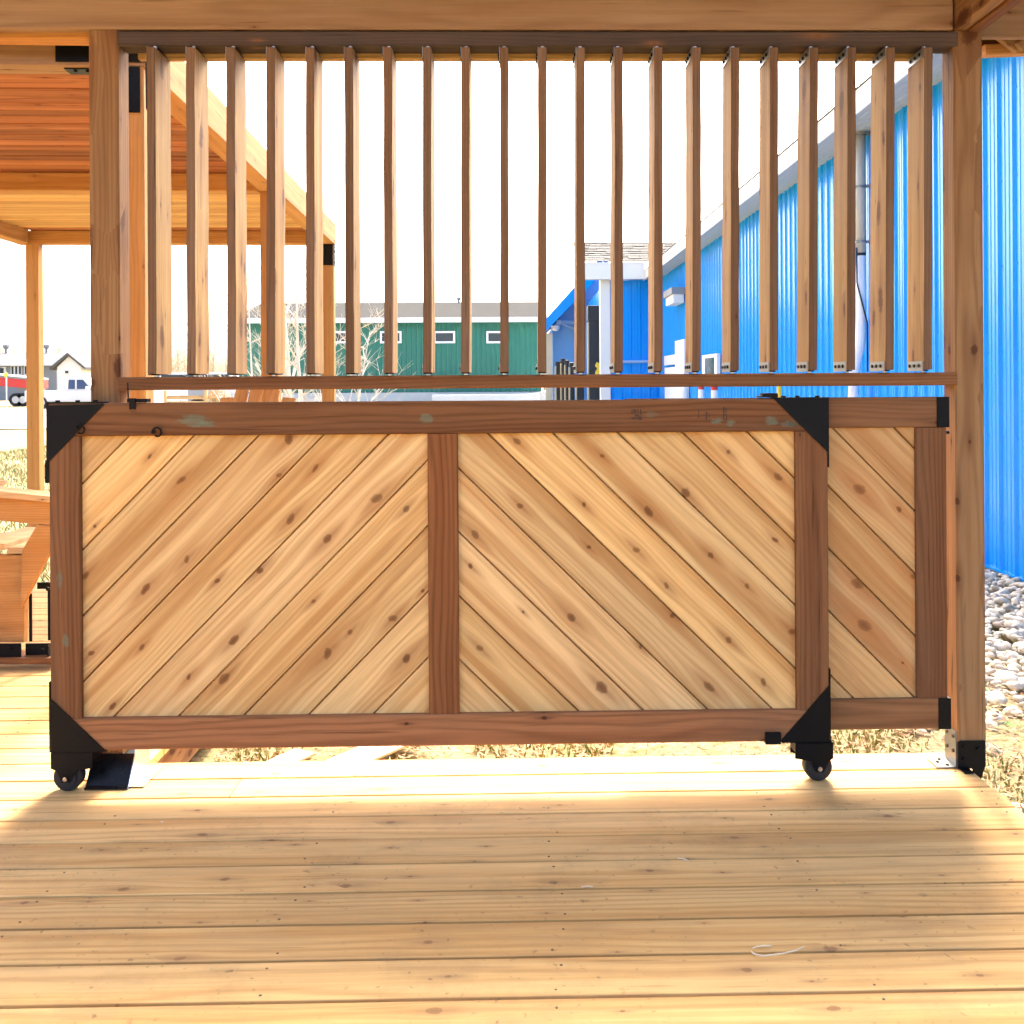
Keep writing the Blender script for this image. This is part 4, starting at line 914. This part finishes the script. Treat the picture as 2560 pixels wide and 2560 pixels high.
# ------------------------------------------------------------------ houses far left
def house(name, lab, px0, px1, pye, pyr, Y, wallm, depth=9, windows=(), vents=(), gable=False):
    t = thing(name, lab, 'house', (U((px0+px1)/2, 990, Y).x, Y, GZ)); x0, x1 = U(px0, 900, Y).x, U(px1, 900, Y).x; ze = U((px0+px1)/2, pye, Y).z; zr = U((px0+px1)/2, pyr, Y+(0 if gable else depth/2)).z
    mb = MB()
    if gable: mb.prism([(x0, GZ), (x1, GZ), (x1, ze), ((x0+x1)/2, zr), (x0, ze)], Y, Y+depth)
    else: mb.box(x0, x1, Y, Y+depth, GZ, ze)
    mb.build('wall', wallm, t)
    mb = MB()
    if gable:
        xm = (x0+x1)/2
        mb.prism([(x0-0.5, ze-0.25), (xm, zr+0.02), (xm, zr+0.25), (x0-0.5, ze-0.02)], Y-0.4, Y+depth+0.3); mb.prism([(xm+0.001, zr+0.02), (x1+0.5, ze-0.25), (x1+0.5, ze-0.02), (xm+0.001, zr+0.25)], Y-0.4, Y+depth+0.3)
    else: mb.prismx([(Y-0.5, ze), (Y+depth/2, zr), (Y+depth+0.5, ze), (Y+depth+0.5, ze+0.2), (Y+depth/2, zr+0.2), (Y-0.5, ze+0.2)], x0-0.5, x1+0.5)
    rf = mb.build('roof', M['houseroof'], t)
    if not gable: box('fascia', x0-0.5, x1+0.5, Y-0.60, Y-0.51, ze-0.45, ze+0.21, M['white'], t)
    for (wa, wb, wc, wd_, nn) in windows:
        a, b = U(wa, wc, Y), U(wb, wd_, Y); wf = box('window', a.x, b.x, Y-0.12, Y-0.005, b.z, a.z, M['white'], t)
        for i in range(nn):
            s = (b.x-a.x)/nn; box('pane', a.x+s*i+s*0.28, a.x+s*(i+1)-s*0.22, Y-0.16, Y-0.121, b.z+0.1, a.z-0.12, M['glass'], wf)
    for px in vents:
        c = U(px, 885, Y+depth/2); mb = MB(); mb.disc((c.x, Y+depth/2, zr), (0, 0, 1), 0.12, 0.7, 8); mb.tube([(c.x, Y+depth/2, zr+0.6), (c.x, Y+depth/2, zr+0.8), (c.x, Y+depth/2, zr+1.0)], [0.15, 0.32, 0.3], 8); mb.build('vent', M['greywall'], rf)
    return t
house('house', 'long grey house with white trimmed windows and two roof vents', -160, 141, 903, 888, 100.0, M['greywall'], 9, [(-8, 16, 917, 938, 1), (28, 56, 913, 938, 3), (61, 90, 913, 938, 3)], [15, 116])
house('house', 'white gabled house left of the left pergola post', 143, 203, 918, 889, 92.0, M['white'], 10, [(160, 176, 924, 936, 1)], gable=True)
house('house', 'grey blue flat fronted house just left of the left pergola post', 207, 262, 900, 894, 98.0, M['greyrib'], 8)

# ------------------------------------------------------------------ vehicles in the yard
def wheels(t, xs, y0, y1, r):
    for x in xs:
        for yy in (y0, y1):
            mb = MB(); mb.tube([(x, yy-0.11, r), (x, yy-0.08, r), (x, yy+0.08, r), (x, yy+0.11, r)], [r*0.9, r, r, r*0.9], 18)
            wq = mb.build('wheel', M['rubber'], t, local=True); mb = MB(); mb.disc((x, yy-0.125 if yy < 0 else yy+0.105, r), (0, 1, 0), r*0.6, 0.02, 12); mb.build('rim', M['silver'], wq, local=True)
def car(name, lab, cat, loc, rz, body, glassm, prof, cab, L, wd, wxs, wr=0.36):
    t = thing(name, lab, cat, loc, rz)
    mb = MB(); mb.prism(prof, -wd/2, wd/2); mb.build('body', body, t, local=True, bev=0.05)
    mb = MB(); mb.prism(cab, -wd/2+0.08, wd/2-0.08); cb = mb.build('cabin', body, t, local=True, bev=0.05)
    xs = [p[0] for p in cab]; zs = [p[1] for p in cab]; zb_, zt_ = min(zs), max(zs)
    top = sorted(p[0] for p in cab if p[1] == zt_); bot = sorted(p[0] for p in cab if p[1] == zb_)
    a, b = top[0]+0.05, top[-1]-0.05; c, d = bot[0]+0.25, bot[-1]-0.25; m_ = (a+b)/2
    for s in (-1, 1):
        for (q0, q1, q2, q3) in ((c, m_-0.05, m_-0.05, a+0.03), (m_+0.05, d, b-0.03, m_+0.05)):
            mb = MB(); mb.prism([(q0, zb_+0.08), (q1, zb_+0.08), (q2, zt_-0.1), (q3, zt_-0.1)], s*(wd/2-0.075)-0.012, s*(wd/2-0.075)+0.012); mb.build('side_window', glassm, t, local=True)
    wheels(t, wxs, -wd/2+0.1, wd/2-0.1, wr)
    mb = MB(); mb.box(-0.02+max(p[0] for p in prof), 0.02+max(p[0] for p in prof), -wd/2+0.1, -wd/2+0.4, 0.65, 0.8); mb.build('headlight', M['white'], t, local=True)
    mb = MB(); mb.box(-0.02+max(p[0] for p in prof), 0.02+max(p[0] for p in prof), wd/2-0.4, wd/2-0.1, 0.65, 0.8); mb.build('headlight', M['white'], t, local=True)
    return t
YV = 62.0
pk = [(-2.7, 0.45), (2.7, 0.45), (2.75, 0.95), (1.3, 1.12), (-0.4, 1.12), (-0.45, 1.10), (-2.7, 1.10)]
pc = [(-0.45, 1.10), (1.35, 1.10), (0.75, 1.82), (-0.25, 1.82)]
c = U(180, 1000, YV)
t = car('pickup_truck', 'silver pickup truck with dark blue windows left of the left post', 'truck', (c.x+0.35, YV, GZ), 0, M['silver'], M['bluecar'], pk, pc, 5.4, 1.9, (-1.75, 1.75), 0.40)
mb = MB(); mb.box(0.9, 1.1, -1.12, -0.96, 1.12, 1.34); mb.build('mirror', M['white'], t, local=True)
sedan = [(-2.2, 0.3), (2.2, 0.3), (2.25, 0.7), (1.2, 0.9), (-1.5, 0.95), (-2.25, 0.8)]; sc_ = [(-1.5, 0.9), (1.1, 0.9), (0.5, 1.42), (-1.0, 1.42)]
c = U(424, 1000, 60.0)
car('parked_car', 'small silver car parked behind the left end of the gate', 'car', (c.x-0.5, 66.0, GZ), R(10), M['silver'], M['glass'], sedan, sc_, 4.5, 1.75, (-1.4, 1.4), 0.32)
c = U(444, 985, 60.0)
car('parked_car', 'red car partly hidden behind the louver bottom rail', 'car', (c.x+0.3, 72.0, GZ), R(-20), M['red'], M['glass'], sedan, sc_, 4.5, 1.75, (-1.4, 1.4), 0.32)
van = [(-2.6, 0.4), (2.6, 0.4), (2.65, 1.0), (1.9, 1.2), (-2.6, 1.2)]; vc = [(-2.6, 1.15), (1.9, 1.15), (1.2, 2.05), (-2.55, 2.05)]
c = U(528, 960, 58.0)
car('white_van', 'white van whose roof shows between two louvers on the left', 'van', (c.x, 58.0, GZ), R(4), M['white'], M['glass'], van, vc, 5.2, 1.95, (-1.7, 1.7), 0.36)
t = thing('flatbed_trailer', 'red sloping flatbed trailer in front of the far grey house', 'trailer', (U(20, 1000, 70).x, 70.0, GZ))
a, b, cc, dd = U(-140, 930, 70), U(80, 951, 70), U(80, 971, 70), U(-140, 955, 70)
mb = MB(); mb.prism([(dd.x, dd.z), (cc.x, cc.z), (b.x, b.z), (a.x, a.z)], 70, 72.4); mb.build('bed', M['red'], t)
mb = MB(); mb.prism([(a.x, a.z+0.02), (b.x, b.z+0.02), (b.x, b.z+0.16), (a.x, a.z+0.16)], 69.9, 72.5); mb.build('deck', M['greywall'], t)
for px in (40, 58, -100):
    c = U(px, 990, 69.9); mb = MB(); mb.tube([(c.x, 69.85, GZ+0.45), (c.x, 70.15, GZ+0.45)], 0.45, 18); wq = mb.build('wheel', M['rubber'], t); mb = MB(); mb.disc((c.x, 69.84, GZ+0.45), (0, -1, 0), 0.24, 0.03, 12); mb.build('rim', M['silver'], wq)
mb = MB(); q = U(60, 980, 70); mb.box(q.x-0.5, q.x+0.5, 70.2, 72.0, GZ+0.3, q.z+0.5); mb.build('suspension', M['greywall'], t)
c = U(16, 950, 66); t = thing('warning_sign', 'small yellow sign on a white post in front of the red trailer', 'sign', (c.x, 66, GZ))
mb = MB(); mb.tube([(c.x, 66, GZ), (c.x, 66, c.z+0.3)], 0.04, 8); mb.build('post', M['white'], t); mb = MB(); mb.prism([(c.x-0.16, c.z+0.3), (c.x+0.0, c.z+0.12), (c.x+0.16, c.z+0.3), (c.x, c.z+0.52)], 65.93, 65.96); mb.build('plate', M['yellow'], t)
def trailer(name, lab, px0, px1, py, Y, mt, ht):
    a, b = U(px0, py, Y), U(px1, py, Y); t = thing(name, lab, 'trailer', ((a.x+b.x)/2, Y, GZ)); mb = MB(); mb.prism([(a.x, GZ+0.45), (b.x, GZ+0.45), (b.x, a.z-0.1), (b.x-0.12, a.z), (a.x+0.1, a.z), (a.x, a.z-0.1)], Y, Y+2); mb.build('box_body', mt, t)
    for q in (0.42, 0.6):
        x = a.x+(b.x-a.x)*q; mb = MB(); mb.tube([(x, Y-0.05, GZ+0.35), (x, Y+0.15, GZ+0.35)], 0.35, 16); mb.build('wheel', M['rubber'], t)
    mb = MB(); mb.tube([(b.x, Y+1, GZ+0.5), (b.x+1.0, Y+1, GZ+0.5)], 0.05, 8); mb.build('hitch', M['greywall'], t)
trailer('cargo_trailer', 'white cargo trailer behind the gate top, beside the left post', 318, 408, 962, 40.0, M['white'], 2)
trailer('cargo_trailer', 'dark box trailer showing above the gate between two louvers', 470, 517, 962, 52.0, M['greywall'], 1)
fn = thing('rail_fence', 'low pale wooden rail fence beyond the gate, left of centre', 'fence', (U(460, 1000, 34).x, 34, GZ))
fa, fb = U(410, 992, 34), U(530, 992, 34)
for dz in (-0.02, -0.20): board('rail', (fa.x, 34, fa.z+dz), (fb.x, 34, fb.z+dz), 0.12, 0.04, (0, 0, 1), M['pine'], fn)
for px in (414, 515):
    c = U(px, 976, 33.95); board('post', (c.x, 33.93, GZ), (c.x, 33.93, c.z), 0.09, 0.09, (1, 0, 0), M['pine'], fn)
ca, cb_ = U(525, 977, 30), U(560, 1004, 30)
cr = thing('pallet_crate', 'wooden slatted crate behind the gate, left of the slatted chair', 'crate', ((ca.x+cb_.x)/2, 30, GZ))
for z in np.arange(GZ+0.1, ca.z, 0.16): board('slat', (ca.x, 30, z), (cb_.x, 30, z), 0.08, 0.02, (0, 0, 1), M['pine'], cr)
for x in (ca.x, (ca.x+cb_.x)/2, cb_.x): board('upright', (x, 30.03, GZ), (x, 30.03, ca.z), 0.06, 0.04, (1, 0, 0), M['pine'], cr)
box('fill', ca.x+0.02, cb_.x-0.02, 30.1, 30.7, GZ, ca.z-0.08, M['tan'], cr)

# ------------------------------------------------------------------ bare trees and shrubs
def grow(mb, p, d, L, r, depth, rs, spread, n=5, up_=0.15):
    pts = [p]; rr = [r]; q = p.copy(); dd = d.copy(); k = 3 if depth > 1 else 2
    for i in range(k):
        dd = (dd + Vector((rs.uniform(-1, 1), rs.uniform(-1, 1), rs.uniform(-0.4, 0.8)))*0.16).normalized(); q = q + dd*(L/k); pts.append(q.copy()); rr.append(r*(1-0.5*(i+1)/k))
    mb.tube(pts, rr, n if depth > 1 else 3)
    if depth > 0:
        for i in range(rs.randint(2, 4) if depth > 1 else rs.randint(3, 5)):
            t = rs.uniform(0.3, 1.0); j = min(int(t*k), k-1); bp = pts[j].lerp(pts[j+1], t*k-j)
            nd = (dd*0.75 + Vector((rs.uniform(-1, 1), rs.uniform(-1, 1), rs.uniform(-0.15, 0.9)))*spread).normalized()
            grow(mb, bp, nd, L*rs.uniform(0.5, 0.8), max(rr[j]*0.55, 0.004), depth-1, rs, spread, n, up_)
def bare_tree(name, lab, cat, px, pyt, Y, seed, r=0.05, depth=4, spread=0.85, lean=0.0, group=None, mats=None, lf=0.34):
    rs = random.Random(seed); c = U(px, pyt, Y); ht = c.z-GZ; t = thing(name, lab, cat, (c.x, Y, GZ), 0, group)
    base = Vector((c.x, Y, GZ)); tr = MB(); pts = [base]; rr = [r]; q = base.copy(); d = Vector((lean, 0, 1)).normalized(); ns = 6
    for i in range(ns):
        d = (d+Vector((rs.uniform(-1, 1), rs.uniform(-1, 1), 0))*0.05).normalized(); q = q+d*ht*0.92/ns; pts.append(q.copy()); rr.append(r*(1-0.8*(i+1)/ns))
    tr.tube(pts, rr, 8); tr.build('trunk', (mats or (M['bark'], M['twig']))[0], t, smooth=True)
    cr = MB()
    for i in range(1, ns+1):
        for k in range(rs.randint(2, 4)):
            a = rs.uniform(0, 6.28); nd = Vector((math.cos(a)*spread, math.sin(a)*spread, rs.uniform(0.35, 1.0))).normalized(); bp = pts[i-1].lerp(pts[i], rs.random())
            grow(cr, bp, nd, ht*lf*(1.0-0.6*i/ns)*rs.uniform(0.7, 1.2), rr[i]*0.6+0.004, depth-1, rs, spread)
    cr.build('crown', (mats or (M['bark'], M['twig']))[1], t)
    return t
bare_tree('birch_tree', 'straight white birch trunk in front of the green building', 'tree', 724, 560, 21.0, 3, 0.075, 3, 0.8, 0.0, 'bare trees by the green building', None, 0.22)
bare_tree('bare_tree', 'forked bare pale tree right of the birch trunk', 'tree', 750, 610, 19.0, 8, 0.05, 4, 0.85, 0.03, 'bare trees by the green building', None, 0.36)
bare_tree('bare_tree', 'thin bare pale tree left of the birch trunk', 'tree', 640, 640, 20.0, 21, 0.03, 3, 0.9, -0.03, 'bare trees by the green building', None, 0.40)
bare_tree('bare_tree', 'low twiggy bare tree in front of the green wall, right of the far post', 'tree', 885, 800, 22.0, 33, 0.025, 3, 1.0, 0.06, 'bare trees by the green building', None, 0.45)
for i, (px, py, Y, sd_) in enumerate(((452, 800, 60, 4), (520, 815, 66, 9))):
    bare_tree('bare_shrub', ('tan leafless shrub between the first two louvers', 'tan leafless shrub between the second and third louvers')[i], 'shrub', px, py, Y, sd_, 0.06, 4, 1.0, 0, 'tan shrubs far left', (M['tan'], M['tan']), 0.45)
# far wood: one mass
mb = MB(); rs = random.Random(2)
for i in range(170):
    x = rs.uniform(-150, 10); Y = rs.uniform(170, 200); h = rs.uniform(4.5, 8.5); p = Vector((x, Y, GZ)); mb.tube([p, p+Vector((rs.uniform(-.4, .4), 0, h))], [0.16, 0.03], 4)
    for k in range(9):
        z = rs.uniform(0.3, 0.95)*h; d = Vector((rs.uniform(-1, 1), rs.uniform(-1, 1), rs.uniform(0.4, 1.3)))*h*0.2; mb.tube([p+Vector((0, 0, z)), p+Vector((0, 0, z))+d], [0.08, 0.02], 3)
tag(mb.build('far_wood', M['tan']), 'faint tan leafless wood along the far left horizon', 'wood', None, 'stuff')

# ------------------------------------------------------------------ gravel, litter, grass
def ico():
    bm = bmesh.new(); bmesh.ops.create_icosphere(bm, subdivisions=2, radius=1.0); V = np.array([v.co[:] for v in bm.verts]); Fc = np.array([[v.index for v in f.verts] for f in bm.faces]); bm.free(); return V, Fc
IV, IF = ico()
VV = []; FF = []; off = 0
def stone_at(x, y, z, s):
    global off
    a = rng.normal(size=3); sc_ = s*np.array([rng.uniform(0.8, 1.35), rng.uniform(0.7, 1.1), rng.uniform(0.45, 0.75)])
    k1, k2 = rng.normal(size=3), rng.normal(size=3)
    f = 1+0.17*np.sin(IV@k1*2.1+a[0])+0.15*np.sin(IV@k2*3.4+a[1])+rng.normal(0, 0.05, len(IV))
    Vv = IV*f[:, None]*sc_; th = rng.uniform(0, 6.28); c, s_ = math.cos(th), math.sin(th); tl = rng.uniform(-0.3, 0.3)
    Vv = np.stack([Vv[:, 0]*c-Vv[:, 1]*s_, Vv[:, 0]*s_+Vv[:, 1]*c, Vv[:, 2]+tl*Vv[:, 0]], 1)+np.array([x, y, z])
    VV.append(Vv); FF.append(IF+off); off += len(IV)
for i in range(9000):
    y = rng.uniform(4.1, 11.0); x = rng.uniform(1.55, WX-0.03)
    if y < 4.9 and rng.random() < (4.9-y)/0.8: continue
    s = rng.uniform(0.011, 0.028) if rng.random() < 0.85 else rng.uniform(0.028, 0.05)
    stone_at(x, y, GZ+0.012+rng.uniform(0, 0.045), s)
for i in range(160):
    stone_at(rng.uniform(1.5, 3.4), rng.uniform(2.2, 5.2), GZ+0.01, rng.uniform(0.012, 0.05))
g = big_mesh('gravel', np.concatenate(VV), np.concatenate(FF)); g.polygons.foreach_set('use_smooth', np.ones(len(g.polygons), bool))
tag(link('gravel', g, M['stone']), 'rounded pale river stones along the foot of the blue wall', 'gravel', None, 'stuff')
VV = []; FF = []; off = 0
c = UZ(2640, 1705, GZ); stone_at(c.x, c.y, GZ+0.10, 0.15)
tag(link('boulder', big_mesh('boulder', np.concatenate(VV), np.concatenate(FF)), M['greyrib']), 'smooth grey boulder on the river stones at the right edge', 'boulder')
# leaf litter and straw: small bent quads
def scatter(nm, lab, cat, mt, N, xr, yr, size, flat=True, exclude=None, hgt=0.0, aspect=(0.25, 0.7)):
    x = rng.uniform(*xr, N); y = rng.uniform(*yr, N); s = rng.uniform(*size, N); th = rng.uniform(0, 6.28, N)
    keep = ~((x < DX+0.02) & (y < 3.31)) & ~((x < DLX+0.01) & (y < 6.3))
    if exclude is not None: keep &= ~exclude(x, y)
    x, y, s, th = x[keep], y[keep], s[keep], th[keep]; n = len(x)
    if flat:
        w_ = s*rng.uniform(*aspect, n); t1 = rng.uniform(-0.5, 0.7, n); t2 = rng.uniform(-0.6, 0.6, n); z = GZ+0.02+rng.uniform(0, 0.02, n)
        dx, dy = np.cos(th), np.sin(th)
        P = [np.stack([x+dx*s*a-dy*w_*b, y+dy*s*a+dx*w_*b, z+s*(a*t1+b*t2*0.6)*0.5+s*0.25+s*0.2*(a*a)], 1) for (a, b) in ((-1, 0), (0, -0.5), (1, 0), (0, 0.5))]
        V = np.stack(P, 1).reshape(-1, 3); Fq = np.arange(n*4).reshape(-1, 4)
    else:
        hh = s; wd_ = 0.004+0.02*s; dx, dy = np.cos(th), np.sin(th); lx = rng.normal(0, 0.35, n)*hh; ly = rng.normal(0, 0.35, n)*hh; z = np.full(n, GZ)
        P = [np.stack([x-dx*wd_, y-dy*wd_, z], 1), np.stack([x+dx*wd_, y+dy*wd_, z], 1), np.stack([x+lx*0.4+dx*wd_*0.7, y+ly*0.4+dy*wd_*0.7, z+hh*0.6], 1), np.stack([x+lx, y+ly, z+hh], 1)]
        V = np.stack(P, 1).reshape(-1, 3); Fq = np.arange(n*4).reshape(-1, 4)
    tag(link(nm, big_mesh(nm, V, Fq), mt), lab, cat, None, 'stuff')
scatter('leaf_litter', 'dry leaves and straw littering the dirt behind and beside the deck', 'leaf litter', M['litter'], 70000, (-1.2, 3.2), (1.8, 6.5), (0.007, 0.026), True, lambda x, y: (x > 1.8) & (y > 5.2), aspect=(0.08, 0.5))
scatter('grass', 'short dry and green grass blades around the deck', 'grass', M['grass'], 30000, (-1.3, 2.6), (2.0, 7.5), (0.02, 0.07), False, lambda x, y: ((x > 1.7) & (y > 5.0)) | (np.sin(x*5.1+1)*np.sin(y*4.3+2) < 0.1))
scatter('lawn', 'sunlit dry lawn beyond the left end of the deck', 'lawn', M['grass'], 60000, (-11, -0.5), (6.3, 26), (0.03, 0.09), False)
scatter('weeds', 'small green weeds by the gravel right of the post', 'weeds', M['weed'], 2600, (1.5, 2.3), (4.2, 5.2), (0.008, 0.024), True, lambda x, y: np.sin(x*13)*np.sin(y*11) < 0.35, aspect=(0.6, 1.0))
